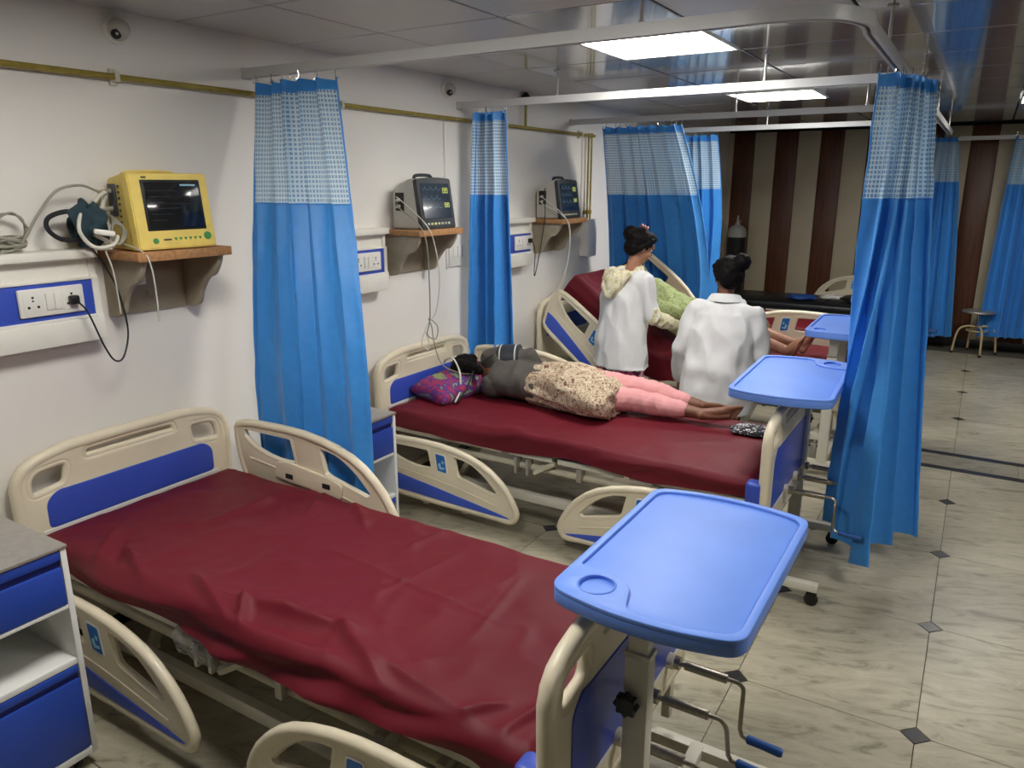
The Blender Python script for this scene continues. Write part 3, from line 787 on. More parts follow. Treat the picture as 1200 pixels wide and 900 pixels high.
kb = NB(); lathe(kb, [(0, 0), (0.009, 0), (0.009, 0.012), (0.0, 0.012)], 10); 
prof = [V((0.027 + 0.0035 * math.cos(8 * a)) * np.array([math.cos(a), math.sin(a)])) if False else V(((0.027 + 0.0035 * math.cos(8 * a)) * math.cos(a), (0.027 + 0.0035 * math.cos(8 * a)) * math.sin(a))) for a in [2 * PI * k / 48 for k in range(48)]]
xm = finish(xf(plate([prof], 0.024, 0.004), T(0, 0, 0.022))); kb.from_mesh(xm); KNOB = finish(kb); KNOB.materials.append(M['black'])
TWH = castor_mesh(0.03, 0.011); TWH.materials.append(M['black'])
def table_leg_castor():
    b = NB(); box(b, -0.022, 0.022, -0.018, 0.018, 0.034, 0.064, 0.006); cyl(b, (0, 0, 0.06), (0, 0, 0.072), 0.008, 8); return finish(b)
TCF = table_leg_castor(); TCF.materials.append(M['black'])
def overbed_table(x, y, ztop, label, rz=0.0, foot_far=0.58, sx=1.0, sy=1.0):
    t = thing('overbed_table', label, 'table', (x, y, 0), rz, 'blue topped overbed tables')
    put('table_top', TT, None, t, loc=(0, 0, ztop - 0.022), scale=(sx, sy, 1))
    py = -0.24; px = -0.03
    put('post_sleeve', bxm(px - 0.03, px + 0.03, py - 0.022, py + 0.022, 0.10, ztop - 0.16, 0.004), M['white_steel'], t)
    put('inner_post', bxm(px - 0.025, px + 0.025, py - 0.018, py + 0.018, ztop - 0.17, ztop - 0.045, 0.003), M['white_steel'], t)
    put('sleeve_collar', bxm(px - 0.032, px + 0.032, py - 0.024, py + 0.024, ztop - 0.17, ztop - 0.155, 0.003), M['steel'], t)
    b = NB(); box(b, px - 0.09, px + 0.09, py - 0.02, py + 0.02, ztop - 0.06, ztop - 0.04, 0.003); box(b, px - 0.02, px + 0.02, py, py + 0.4, ztop - 0.058, ztop - 0.04, 0.003)
    put('top_bracket', b, M['white_steel'], t)
    k = put('height_knob', KNOB, None, t, loc=(px - 0.012, py - 0.022, ztop - 0.28), rot=(PI / 2, 0, 0))
    put('base_beam', bxm(px - 0.02, px + 0.02, py - 0.02, py + foot_far, 0.072, 0.112, 0.004), M['white_steel'], t)
    for yy in (py, py + foot_far):
        f = put('base_foot', bxm(px - 0.22, px + 0.22, yy - 0.019, yy + 0.019, 0.07, 0.108, 0.004), M['white_steel'], t)
        for s in (-1, 1):
            c = put('castor', TWH, None, f, loc=(px + s * 0.195, yy, 0)); 
            put('castor_fork', TCF, None, f, loc=(px + s * 0.195, yy, 0))
    return t
overbed_table(-0.518, 1.705, 0.915, 'nearest blue overbed table, its cup hollow at the near left corner', foot_far=0.54)
overbed_table(-0.675, 3.67, 0.925, 'second blue overbed table, over the foot of the bed with the patient in pink leggings', rz=PI + math.radians(2), foot_far=0.68, sy=1.16, sx=1.0)
overbed_table(-0.66, 5.12, 0.95, 'third blue overbed table, beyond the feet of the patient in green', rz=0.02, sy=1.0, sx=0.88)
overbed_table(-0.62, 6.72, 0.95, 'farthest blue overbed table, half hidden behind the aisle curtain', sx=0.88)

# ------------------------------------------------------------------ bedside cabinets
def cabinet(xf_, yr, ztop, label, rz=0.0, wd=0.42, dp=0.42, stuff=False):
    t = thing('bedside_cabinet', label, 'cabinet', (xf_ - dp / 2, yr - wd / 2, 0), rz, 'bedside cabinets')
    d, w_, h = dp / 2, wd / 2, ztop
    b = NB()
    for s in (-1, 1): box(b, -d, d, s * (w_ - 0.009) - 0.009, s * (w_ - 0.009) + 0.009, 0.05, h - 0.012, 0.002)
    box(b, -d, -d + 0.01, -w_ + 0.018, w_ - 0.018, 0.05, h - 0.012)
    box(b, -d + 0.01, d, -w_ + 0.018, w_ - 0.018, 0.05, 0.075, 0.002)
    put('carcass', b, M['cabinet_white'], t)
    put('middle_shelf', bxm(-d + 0.01, d - 0.002, -w_ + 0.018, w_ - 0.018, 0.375, 0.395, 0.002), M['cabinet_white'], t)
    put('drawer_shelf', bxm(-d + 0.01, d - 0.002, -w_ + 0.018, w_ - 0.018, h - 0.205, h - 0.192, 0.002), M['cabinet_white'], t)
    tp = NB(); box(tp, -d - 0.002, d + 0.004, -w_ - 0.003, w_ + 0.003, h - 0.012, h, 0.003); put('steel_top', tp, M['steel'], t)
    dr = NB(); box(dr, d - 0.02, d, -w_ + 0.02, w_ - 0.02, h - 0.19, h - 0.068, 0.003); box(dr, d - 0.02, d, -w_ + 0.02, w_ - 0.02, h - 0.045, h - 0.014, 0.003); box(dr, -d + 0.03, d - 0.02, -w_ + 0.03, w_ - 0.03, h - 0.185, h - 0.1)
    o = put('drawer', dr, M['cabinet_blue'], t); put('finger_recess', bxm(d - 0.022, d - 0.010, -w_ + 0.022, w_ - 0.022, h - 0.07, h - 0.042), M['recess_blue'], o)
    do = NB(); box(do, d - 0.018, d, -w_ + 0.02, w_ - 0.02, 0.078, 0.325, 0.003); box(do, d - 0.018, d, -w_ + 0.02, w_ - 0.02, 0.347, 0.372, 0.003)
    o = put('door', do, M['cabinet_blue'], t); put('finger_recess', bxm(d - 0.02, d - 0.010, -w_ + 0.022, w_ - 0.022, 0.322, 0.35), M['recess_blue'], o)
    for sx in (-1, 1):
        for sy in (-1, 1):
            put('castor', TWH, None, t, loc=(sx * (d - 0.05), sy * (w_ - 0.05), 0)); put('castor_fork', TCF, None, t, loc=(sx * (d - 0.05), sy * (w_ - 0.05), -0.012))
cabinet(-2.2, 1.052, 0.77, 'blue and white bedside cabinet at left edge beside the nearest bed', wd=0.42)
cabinet(-2.2, 2.56, 0.79, 'blue and white bedside cabinet between the first two beds, partly behind a curtain', wd=0.32)
# ------------------------------------------------------------------ curtain tracks
RZ_ = 2.28
M['track'] = mat('white_track', (206, 206, 204), 0.35, spec=0.6)
M['rod'] = mat('hanger_rod', (200, 200, 196), 0.3, 0.6)
def track(label, pts, hang, endplate=None):
    """C-shaped rail swept along pts (horizontal polyline), hanger rods up to the ceiling"""
    t = thing('curtain_track', label, 'curtain rail', (pts[0][0], pts[0][1], RZ_), group='ceiling hung curtain rails')
    o = V((pts[0][0], pts[0][1], RZ_))
    P = [V((p[0], p[1], RZ_)) - o for p in pts]
    bm = NB(); prof = [(-0.018, 0.020), (0.018, 0.020), (0.018, -0.020), (0.006, -0.020), (0.006, -0.014), (0.013, -0.014), (0.013, 0.015), (-0.013, 0.015), (-0.013, -0.014), (-0.006, -0.014), (-0.006, -0.020), (-0.018, -0.020)]
    rings = []
    for i, p in enumerate(P):
        d = (P[min(i + 1, len(P) - 1)] - P[max(i - 1, 0)]).normalized(); n = V((-d.y, d.x, 0))
        rings.append([bm.verts.new(p + n * a + V((0, 0, b))) for a, b in prof])
    for A, B in zip(rings[:-1], rings[1:]):
        for k in range(len(prof)): bm.faces.new((A[k], A[(k + 1) % len(prof)], B[(k + 1) % len(prof)], B[k]))
    bm.faces.new(rings[0]); bm.faces.new(rings[-1])
    put('rail', bm, M['track'], t)
    for hx, hy in hang:
        b = NB(); cyl(b, (hx - o.x, hy - o.y, 0.018), (hx - o.x, hy - o.y, CEIL - RZ_), 0.006, 8); cyl(b, (hx - o.x, hy - o.y, CEIL - RZ_ - 0.006), (hx - o.x, hy - o.y, CEIL - RZ_), 0.02, 10); cyl(b, (hx - o.x, hy - o.y, 0.012), (hx - o.x, hy - o.y, 0.028), 0.010, 8)
        put('hanger_rod', b, M['rod'], t)
    if endplate:
        put('wall_bracket', bxm(-0.018, 0.004, -0.022, 0.022, -0.024, 0.024, 0.003), M['track'], t)
    return t
XC = -0.39
corner = cr([(-0.75, 2.455), (-0.60, 2.45), (-0.46, 2.50), (XC + 0.005, 2.63), (XC, 2.80)], 5, False)
track('nearest long curtain rail, curving round above the aisle end of the nearest bed', [(XW + 0.016, 2.455), (-1.8, 2.455)] + [(p.x, p.y) for p in corner] + [(XC, 8.6)],
      [(-1.02, 2.455), (XC, 3.3), (XC, 4.9), (XC, 6.4), (XC, 8.2)], True)
track('white curtain rail crossing between second and third beds', [(XW + 0.016, 4.09), (XC - 0.016, 4.09)], [(-1.03, 4.09), (-2.2, 4.09)], True)
track('white curtain rail crossing just behind the third bed head, third from camera', [(XW + 0.016, 5.62), (XC - 0.016, 5.62)], [(-0.75, 5.62), (-1.6, 5.62)], True)
track('farthest white curtain rail crossing before the striped wall', [(XW + 0.016, 6.95), (XC - 0.016, 6.95)], [(-0.72, 6.95), (-1.7, 6.95)], True)

# ------------------------------------------------------------------ curtains
def curtain(label, top, bot, folds, zt=2.235, zn=1.72, zb=0.16, at=0.028, ab=0.055, seed=1, n=None, hem=None, gather=None, width=1.6):
    """top/bot: (x0,y0,x1,y1) plan lines at the header and at the hem; folds run across them"""
    rnd = random.Random(seed)
    A0, A1 = V(top[:2]), V(top[2:]); BP = [V(bot[i:i + 2]) for i in range(0, len(bot), 2)]
    def bline(s):
        f = s * (len(BP) - 1); i = min(int(f), len(BP) - 2)
        return BP[i].lerp(BP[i + 1], f - i), BP[i + 1] - BP[i]
    t = thing('privacy_curtain', label, 'curtain', (A0.x, A0.y, 0), group='blue privacy curtains')
    n = n or max(60, folds * 16)
    ph = rnd.uniform(0, 6); warp = [rnd.uniform(-0.4, 0.4) for _ in range(4)]; va = [rnd.uniform(0.6, 1.25) for _ in range(folds + 2)]
    def pt(s, z):
        q = (zt - z) / (zt - zb)
        e = q ** 0.8 if gather is None else (1 - (1 - min(1.0, q / -gather)) ** 1.5 * (1 - 0.0 * q) if gather < 0 else q ** gather)
        a = A0.lerp(A1, s); b, bd = bline(s); p = a.lerp(b, e)
        d = (A1 - A0).lerp(bd, e); nn = V((-d.y, d.x)).normalized() if d.length > 1e-6 else V((0, 1))
        dd = d.normalized()
        th = 2 * PI * folds * (s + 0.02 * math.sin(2 * PI * s * 1.7 + warp[0] * 5 + q * 0.6)) + ph + 0.25 * math.sin(q * 3 + s * 9 + seed)
        am = (at + (ab - at) * e) * va[min(folds, int(s * folds))]
        w_ = math.sin(th) + 0.28 * math.sin(2 * th + 1.3 + q) + 0.12 * N3(s * 14, q * 3, seed)
        p = p + nn * am * w_ + dd * am * 0.35 * math.sin(2 * th + 0.6)
        p = p + nn * 0.006 * N3(s * 20, q * 16, seed + 5) 
        return V((p.x - A0.x, p.y - A0.y, z))
    # arc length for the weave's UV
    us = [0.0]
    for i in range(n): us.append(us[-1] + max((pt((i + 1) / n, 1.9) - pt(i / n, 1.9)).length, 1.15 * width / n))
    def panel(nm, za, zb_, m, rows, hemf=None, thick=0.0):
        bm = NB(); uvl = bm.loops.layers.uv.new('UVMap'); g = []; uvd = {}
        for r in range(rows + 1):
            row = []
            for i in range(n + 1):
                s = i / n; z = za + (zb_ - za) * r / rows
                if hemf and r > 0: z += hemf(s) * (r / rows) ** 2
                if nm == 'header_band': z += -0.012 * (0.5 + 0.5 * math.cos(2 * PI * s * folds * 1.0)) * (1 - r / rows)
                v = bm.verts.new(pt(s, z)); uvd[v] = (us[i], z); row.append(v)
            g.append(row)
        for r in range(rows):
            for i in range(n):
                f = bm.faces.new((g[r][i], g[r + 1][i], g[r + 1][i + 1], g[r][i + 1]))
                for l in f.loops: l[uvl].uv = uvd[l.vert]
        bm.normal_update()
        me = bpy.data.meshes.new('shape'); bm.to_mesh(me); bm.free()
        me.polygons.foreach_set('use_smooth', [True] * len(me.polygons))
        return put(nm, me, m, t)
    panel('header_band', zt, zt - 0.055, M['curtain_blue'], 3)
    panel('net_panel', zt - 0.052, zn, M['net'], 12)
    panel('drape', zn + 0.008, zb, M['curtain_blue'], 44, hem)
    # welt where the net joins the cloth and side hems
    put('seam_welt', tb([pt(i / n, zn + 0.004) for i in range(n + 1)], 0.0035, 5), M['curtain_blue'], t)
    for s in (0.0, 1.0):
        put('side_hem', tb([pt(s, zt - (zt - zb - (hem(s) if hem else 0)) * k / 30) for k in range(31)], 0.0045, 5), M['curtain_blue'], t)
    nh = max(8, folds * 2 + 1)
    hk = []
    for k in range(nh):
        p = pt(k / (nh - 1), zt - 0.02)
        b = tb([(0, 0, 0.03), (0.004, 0, 0.016), (0, 0, 0.0), (-0.006, 0, -0.006), (-0.009, 0, 0.002)], 0.0018, 5)
        a = A0.lerp(A1, k / (nh - 1))
        put('curtain_hook', b, M['chrome'], t, loc=(p.x, p.y, zt + 0.0), rot=(0, 0, k))
    return t
curtain('blue curtain against the wall, nearest one on the left, beside the nearest bed', (-2.84, 2.455, -2.40, 2.455), (-2.70, 2.195, -2.03, 2.185), 5, zb=0.25, seed=3, at=0.036, ab=0.022, gather=-0.68)
curtain('narrow blue curtain against the wall between the two grey monitors', (-2.76, 4.09, -2.56, 4.09), (-2.83, 4.12, -2.50, 4.10), 3, zb=0.2, seed=5, at=0.03, ab=0.055, zn=1.735)
curtain('wide blue curtain behind the woman with the cream hood, its folds spread out', (-2.62, 5.62, -2.00, 5.62), (-2.72, 6.07, -1.86, 6.11), 7, zb=0.25, seed=8, at=0.03, ab=0.045, gather=-0.62)
curtain('blue curtain half behind the wide one, next to the striped wall on the left', (-2.60, 6.95, -2.12, 6.95), (-2.62, 7.05, -2.06, 7.05), 6, zb=0.63, gather=-0.5, seed=9, at=0.03, ab=0.04, zn=1.76)
curtain('blue curtain hanging in the aisle beside the second overbed table, nearest to the camera', (XC - 0.02, 3.5, XC + 0.10, 3.86), (-0.50, 3.86, -0.30, 3.50, -0.10, 3.86), 5, zb=0.19, seed=14, at=0.045, ab=0.05, zn=1.74, gather=1.1, hem=lambda s: -0.06 * math.exp(-((s - 0.5) / 0.12) ** 2))
curtain('blue curtain gathered on the aisle rail right behind the nearest aisle curtain', (XC - 0.01, 5.62, XC - 0.01, 6.0), (-0.52, 5.62, -0.46, 6.05), 3, zb=0.2, seed=17)
curtain('blue curtain at the far wall left of the stool', (-0.55, 9.66, -0.36, 9.69), (-0.68, 9.64, -0.16, 9.69), 4, zb=0.15, seed=21, zn=1.83, at=0.03, ab=0.05, zt=2.3)
curtain('blue curtain at the right edge, right of the stool', (0.17, 9.66, 0.55, 9.69), (0.10, 9.62, 0.60, 9.69), 6, zb=0.2, seed=24, zn=1.80, at=0.03, ab=0.05, zt=2.3)
track('short curtain rail at the far right over the stool', [(-0.36, 9.675), (3.6, 9.675)], [(0.6, 9.675), (2.2, 9.675)])

# ------------------------------------------------------------------ pipes, cameras on the wall
M['clip'] = mat('pipe_clip', (220, 214, 196), 0.4)
g = thing('gas_pipe', 'long yellow gas pipe running along the upper left wall', 'pipe', (XW + 0.03, 0, 2.195))
put('pipe', finish(cyl(NB(), (0, YF + 0.1, 0), (0, 6.0, 0), 0.0115, 12)), M['brass'], g)
put('pipe_joint', finish(cyl(NB(), (0, 2.90, 0), (0, 2.98, 0), 0.0145, 12)), M['brass'], g)
for y in (0.2, 1.82, 3.02, 4.6, 5.75):
    b = NB(); box(b, -0.03, -0.012, y - 0.014, y + 0.014, -0.03, 0.03, 0.003); box(b, -0.018, 0.016, y - 0.009, y + 0.009, 0.010, 0.018, 0.002); box(b, -0.018, 0.016, y - 0.009, y + 0.009, -0.018, -0.010, 0.002); box(b, 0.010, 0.017, y - 0.009, y + 0.009, -0.016, 0.016, 0.002)
    cyl(b, (-0.014, y, 0.024), (-0.008, y, 0.024), 0.005, 8); cyl(b, (-0.014, y, -0.024), (-0.008, y, -0.024), 0.005, 8)
    put('pipe_clip', b, M['clip'], g)
put('riser_pipe', finish(cyl(NB(), (0, 4.87, 0.0), (0, 4.87, CEIL - 2.195 - 0.04), 0.009, 10)), M['brass'], g)
rv = NB(); lathe(rv, [(0.03, 0), (0.034, 0.01), (0.02, 0.03), (0.012, 0.04), (0, 0.04)], 12, T(0.0, 4.87, CEIL - 2.195 - 0.045)); put('riser_valve', rv, M['black'], g)
for i, dy in enumerate((0, 0.055, 0.11)):
    p = put('drop_pipe', finish(cyl(NB(), (0, 5.84 + dy, -0.93 - 0.02 * i), (0, 5.84 + dy, 0.02), 0.008, 10)), M['brass'] if i else M['clip'], g)
    put('drop_joint', finish(cyl(NB(), (0, 5.84 + dy, -0.63), (0, 5.84 + dy, -0.60), 0.014, 10)), M['brass'], p)
vb = thing('valve_box', 'small white valve box under the vertical yellow pipes', 'box', (XW, 5.89, 1.22))
b = NB(); box(b, 0.002, 0.075, -0.075, 0.075, 0, 0.30, 0.006); put('case', b, M['white_plastic'], vb)
put('lid', bxm(0.076, 0.088, -0.082, 0.082, -0.005, 0.305, 0.005), M['white_plastic'], vb)
def dome(y, z, label):
    t = thing('dome_camera', label, 'camera', (XW, y, z), group='dome cameras on the left wall')
    b = NB(); lathe(b, [(0.0, 0.0), (0.048, 0.0), (0.05, 0.012), (0.042, 0.024), (0, 0.024)], 24, RY(PI / 2)); put('base_ring', b, M['white_plastic'], t)
    b = NB(); lathe(b, [(0.041, 0.022), (0.04, 0.036), (0.033, 0.054), (0.018, 0.066), (0, 0.07)], 24, RY(PI / 2)); put('dome', b, M['device_grey'], t)
    b = NB(); lathe(b, [(0.0, 0.02), (0.018, 0.02), (0.018, 0.062), (0.013, 0.066), (0.0, 0.06)], 18, RZ(-0.45) @ RY(PI / 2 + 0.35)); put('lens', b, M['black'], t)
dome(1.855, 2.365, 'white dome camera high on the wall, nearest one')
dome(3.96, 2.36, 'white dome camera high on the wall beside the second curtain rail')

# ------------------------------------------------------------------ bed head units (trunking with sockets)
M['trunk'] = mat('trunking_cream', (236, 233, 222), 0.4, noise_amt=0.05, noise_scale=8)
def head_unit(y0, y1, label, plate_y, z0=1.235, plug=None):
    t = thing('bed_head_unit', label, 'socket panel', (XW, y0, z0), group='wall trunking units over the beds')
    L = y1 - y0
    prof = [(0.002, 0.0), (0.075, 0.012), (0.075, 0.085), (0.066, 0.088), (0.066, 0.232), (0.056, 0.236), (0.056, 0.296), (0.09, 0.302), (0.09, 0.335), (0.002, 0.335)]
    def ext(pf, a, c):
        bm = NB(); A = [bm.verts.new((p[0], a, p[1])) for p in pf]; B = [bm.verts.new((p[0], c, p[1])) for p in pf]
        for k in range(len(pf)): bm.faces.new((A[k], A[(k + 1) % len(pf)], B[(k + 1) % len(pf)], B[k]))
        bm.faces.new(A); bm.faces.new(B); return bm
    put('housing', finish(ext(prof, 0.02, L - 0.02), 30), M['trunk'], t)
    put('top_ledge', bxm(0.0, 0.098, 0.0, L, 0.305, 0.338, 0.004), M['trunk'], t)
    put('lower_box', bxm(0.0, 0.084, 0.012, L - 0.012, -0.004, 0.084, 0.005), M['trunk'], t)
    put('blue_strip', bxm(0.0655, 0.070, 0.021, L - 0.021, 0.090, 0.230, 0.002), M['blue_panel'], t)
    for a in (0.085, 0.226): put('strip_bead', bxm(0.066, 0.077, 0.02, L - 0.02, a, a + 0.010, 0.003), M['white_plastic'], t)
    for e in (0.012, L - 0.012): put('end_cap', finish(ext([(0.0, 0.0), (0.082, 0.0), (0.082, 0.085), (0.074, 0.1), (0.074, 0.23), (0.064, 0.24), (0.064, 0.30), (0.0, 0.30)], e - 0.012, e + 0.012), 30), M['trunk'], t)
    s = put('socket_plate', bxm(0.069, 0.083, plate_y - y0 - 0.115, plate_y - y0 + 0.115, 0.112, 0.212, 0.006, 3), M['white_plastic'], t)
    sw = NB()
    for k in (-0.012, 0.018):
        box(sw, 0.080, 0.089, plate_y - y0 + k - 0.013, plate_y - y0 + k + 0.013, 0.132, 0.192, 0.003, M=None)
    put('switch', sw, M['white_plastic'], s)
    for k in (-0.068, 0.068):
        put('socket_face', bxm(0.080, 0.0845, plate_y - y0 + k - 0.033, plate_y - y0 + k + 0.033, 0.125, 0.199, 0.003), M['white_plastic'], s)
        h = NB()
        for a, c, r in ((0, 0.182, 0.0045), (-0.0, 0.170, 0.0035), (-0.016, 0.148, 0.005), (0.016, 0.148, 0.005)):
            cyl(h, (0.0838, plate_y - y0 + k + a, c), (0.0852, plate_y - y0 + k + a, c), r, 8)
        put('socket_holes', h, M['black'], s)['kind'] = 'stuff'
    return t
head_unit(0.40, 1.62, 'white and blue socket unit left of the yellow monitor', 1.44)
head_unit(2.62, 3.275, 'white and blue socket unit behind the nearest wall curtain', 3.10)
head_unit(4.33, 4.905, 'white and blue socket unit left of the farthest grey monitor', 4.76)
def plug(y, z, label, pts):
    t = thing('power_plug', label, 'plug', (XW + 0.085, y, z), group='black plugs with leads')
    b = NB(); box(b, 0.0, 0.026, -0.016, 0.016, -0.016, 0.016, 0.006, 3); put('plug_body', b, M['black'], t)
    o = V((XW + 0.085, y, z))
    put('lead', tb([p - o for p in cr([o + V((0.026, 0, -0.004))] + [V(p) for p in pts], 8, False)], 0.0035, 6), M['black_cable'], t)
plug(1.508, 1.395, 'black plug and lead in the socket left of the yellow monitor', [(-2.765, 1.53, 1.35), (-2.74, 1.56, 1.22), (-2.75, 1.60, 1.155), (-2.78, 1.655, 1.16), (-2.79, 1.69, 1.26), (-2.785, 1.665, 1.42), (-2.79, 1.62, 1.53), (-2.79, 1.575, 1.60)])
plug(4.83, 1.41, 'black plug and lead in the socket left of the farthest grey monitor', [(-2.775, 4.85, 1.34), (-2.78, 4.85, 1.2), (-2.79, 4.87, 1.15), (-2.79, 4.90, 1.2), (-2.78, 4.94, 1.35), (-2.77, 4.96, 1.48), (-2.76, 4.97, 1.6), (-2.78, 4.99, 1.72), (-2.80, 5.04, 1.78)])
sp = thing('switch_plate', 'white switch plate on wall right of the second shelf', 'switch', (XW, 4.05, 1.29))
put('plate', bxm(0.001, 0.014, -0.10, 0.10, 0, 0.19, 0.005), M['white_plastic'], sp)
for k in (-0.05, 0, 0.05): put('switch', bxm(0.014, 0.02, k - 0.018, k + 0.018, 0.06, 0.13, 0.003), M['white_plastic'], sp)
wp = thing('switch_plate', 'small white switch plate on striped wall left of the far curtain', 'switch', (-0.62, YB - 0.02, 1.52))
put('plate', bxm(-0.06, 0.06, -0.012, 0.004, 0, 0.13, 0.004), M['white_plastic'], wp)
for k in (-0.025, 0.025): put('switch', bxm(k - 0.015, k + 0.015, -0.017, -0.012, 0.04, 0.09, 0.002), M['white_plastic'], wp)
cdt = thing('wall_conduit', 'thin white conduit strip running up the wall to the right of the second grey monitor', 'conduit', (XW, 3.93, 1.28))
put('strip', bxm(0.001, 0.012, -0.008, 0.008, 0, 0.9, 0.002), M['wall'], cdt)

# ------------------------------------------------------------------ shelves and monitors
def wall_shelf(yc, label, wd=0.40, dp=0.275):
    t = thing('wall_shelf', label, 'shelf', (XW, yc, 1.30), group='wooden monitor shelves')
    h = wd / 2; z = 0.235
    put('shelf_board', bxm(0.001, dp, -h, h, z, z + 0.022, 0.003), M['shelf_wood'], t)
    e = NB(); box(e, dp + 0.0, dp + 0.01, -h - 0.006, h + 0.006, z - 0.010, z + 0.025, 0.003)
    for s in (-1, 1): box(e, 0.001, dp + 0.004, s * (h + 0.004) - 0.004, s * (h + 0.004) + 0.004, z - 0.006, z + 0.024, 0.002)
    put('edge_trim', e, M['shelf_wood'], t)
    put('back_board', bxm(0.001, 0.014, -h + 0.02, h - 0.02, 0.0, z, 0.002), M['shelf_grey'], t)
    pr = [(0.012, 0.0), (0.055, 0.0)] + [(p.x, p.y) for p in cr([(0.055, 0.0), (0.10, 0.018), (0.125, 0.07), (0.17, 0.125), (0.215, 0.145), (0.25, 0.19), (0.262, 0.226)], 5, False)][1:] + [(0.262, 0.234), (0.012, 0.234)]
    for s in (-1, 1):
        b = xf(plate([[V(p) for p in pr]], 0.02, 0.002), T(0, s * (h - 0.03), 0) @ XZ); put('bracket', b, M['shelf_grey'], t)
    return t
sh1 = wall_shelf(1.865, 'nearest wooden wall shelf, carrying the yellow monitor')
put('sticker', bxm(0.0145, 0.0155, -0.05, -0.015, 0.11, 0.15, 0.0), M['white_plastic'], sh1)
put('hook', tb([(0.014, -0.02, 0.085), (0.025, -0.02, 0.08), (0.03, -0.02, 0.06), (0.03, 0.0, 0.055)], 0.002, 6), M['chrome'], sh1)
wall_shelf(3.515, 'second wooden wall shelf, carrying the larger grey monitor')
wall_shelf(5.18, 'third wooden wall shelf, carrying the smaller looking far monitor')

def monitor_yellow():
    t = thing('patient_monitor', 'yellowed patient monitor with a black screen on the nearest wall shelf', 'monitor', (XW + 0.03, 1.885, 1.560), rz=math.radians(-3))
    w_, d, h = 0.165, 0.20, 0.285
    b = NB()
    def sec(x, s, z0, z1): return [V((x, -w_ * s, z0)), V((x, w_ * s, z0)), V((x, w_ * s, z1)), V((x, -w_ * s, z1))]
    S = [sec(0.0, 0.9, 0.004, h - 0.045), sec(0.02, 0.96, 0.002, h - 0.02), sec(d - 0.05, 0.97, 0.0, h - 0.004), sec(d - 0.045, 1.0, 0.0, h), sec(d - 0.012, 1.0, 0.0, h), sec(d, 0.985, 0.004, h - 0.004)]
    rs = []
    for q in S:
        q = [p + (V((-0.035 * (p.z / h), 0, 0)) if p.x > 0.1 else V()) for p in q]
        rs.append([b.verts.new(p) for p in q])
    for A, B in zip(rs[:-1], rs[1:]):
        for k in range(4): b.faces.new((A[k], A[(k + 1) % 4], B[(k + 1) % 4], B[k]))
    b.faces.new(rs[0]); b.faces.new(rs[-1])
    bmesh.ops.bevel(b, geom=[e for e in b.edges if e.calc_length() > 0.1 or True], offset=0.004, segments=2, affect='EDGES')
    put('body', b, M['yellow'], t)
    tilt = T(d, 0, 0.0) @ RY(-math.atan(0.035 / h))
    def fp(nm, y0, y1, z0, z1, x0, x1, m, bev=0.002, par=t): return put(nm, bxm(x0, x1, y0, y1, z0, z1, bev, 2, tilt), m, par)
    fp('screen_frame', -0.118, 0.128, 0.072, 0.262, -0.004, 0.004, M['black'], 0.003)
    s = fp('screen', -0.108, 0.118, 0.082, 0.252, 0.0, 0.006, M['screen'], 0.001)
    for k in range(6):
        fp('screen_line', -0.095, -0.095 + 0.06 + 0.03 * (k % 3), 0.11 + 0.022 * k, 0.1115 + 0.022 * k, 0.0055, 0.0064, M['bezel'], 0, s)
    fp('screen_bar', 0.04, 0.105, 0.238, 0.245, 0.0055, 0.0065, M['trace'], 0, s)
    for k in range(6):
        bb = NB(); tv = []
        lathe(bb, [(0, 0), (0.0075, 0), (0.0065, 0.004), (0, 0.004)], 3 if k not in (9,) else 12, tilt @ T(0.0, -0.012 + 0.021 * k, 0.040) @ RY(PI / 2)); put('button', bb, M['green'], t)
    for y, r in ((-0.095, 0.011), (0.128, 0.016)):
        bb = NB(); lathe(bb, [(0, 0), (r, 0), (r * 0.85, 0.006), (0, 0.007)], 18, tilt @ T(0, y, 0.034 if y < 0 else 0.045) @ RY(PI / 2)); put('round_button', bb, M['green'], t)
    fp('label_mark', -0.062, -0.03, 0.034, 0.040, 0.0, 0.0012, M['bezel'], 0)
    fp('label_mark', -0.11, -0.09, 0.268, 0.274, 0.0, 0.0012, M['bezel'], 0)
    put('port_recess', bxm(0.03, 0.075, -w_ - 0.003, -w_ + 0.02, 0.125, 0.245, 0.003), M['bezel'], t)
    for z in (0.155, 0.22):
        c = NB(); cyl(c, (0.05, -w_ - 0.002, z), (0.05, -w_ - 0.05, z - 0.005), 0.009, 10, 0.006); put('connector', c, M['grey_cable'], t)
    v = NB()
    for k in range(7): box(v, 0.09 + 0.004, 0.10, -w_ - 0.001, -w_ + 0.004, 0.1 + 0.022 * k, 0.108 + 0.022 * k)
    put('vent_slots', v, M['bezel'], t)['kind'] = 'stuff'
    hd = tb(cr([(0.03, -0.1, h - 0.02), (0.04, -0.09, h + 0.004), (0.04, 0.09, h + 0.004), (0.03, 0.1, h - 0.02)], 4, False), 0.006, 8); put('carry_handle', hd, M['yellow'], t)
    return t
monitor_yellow()
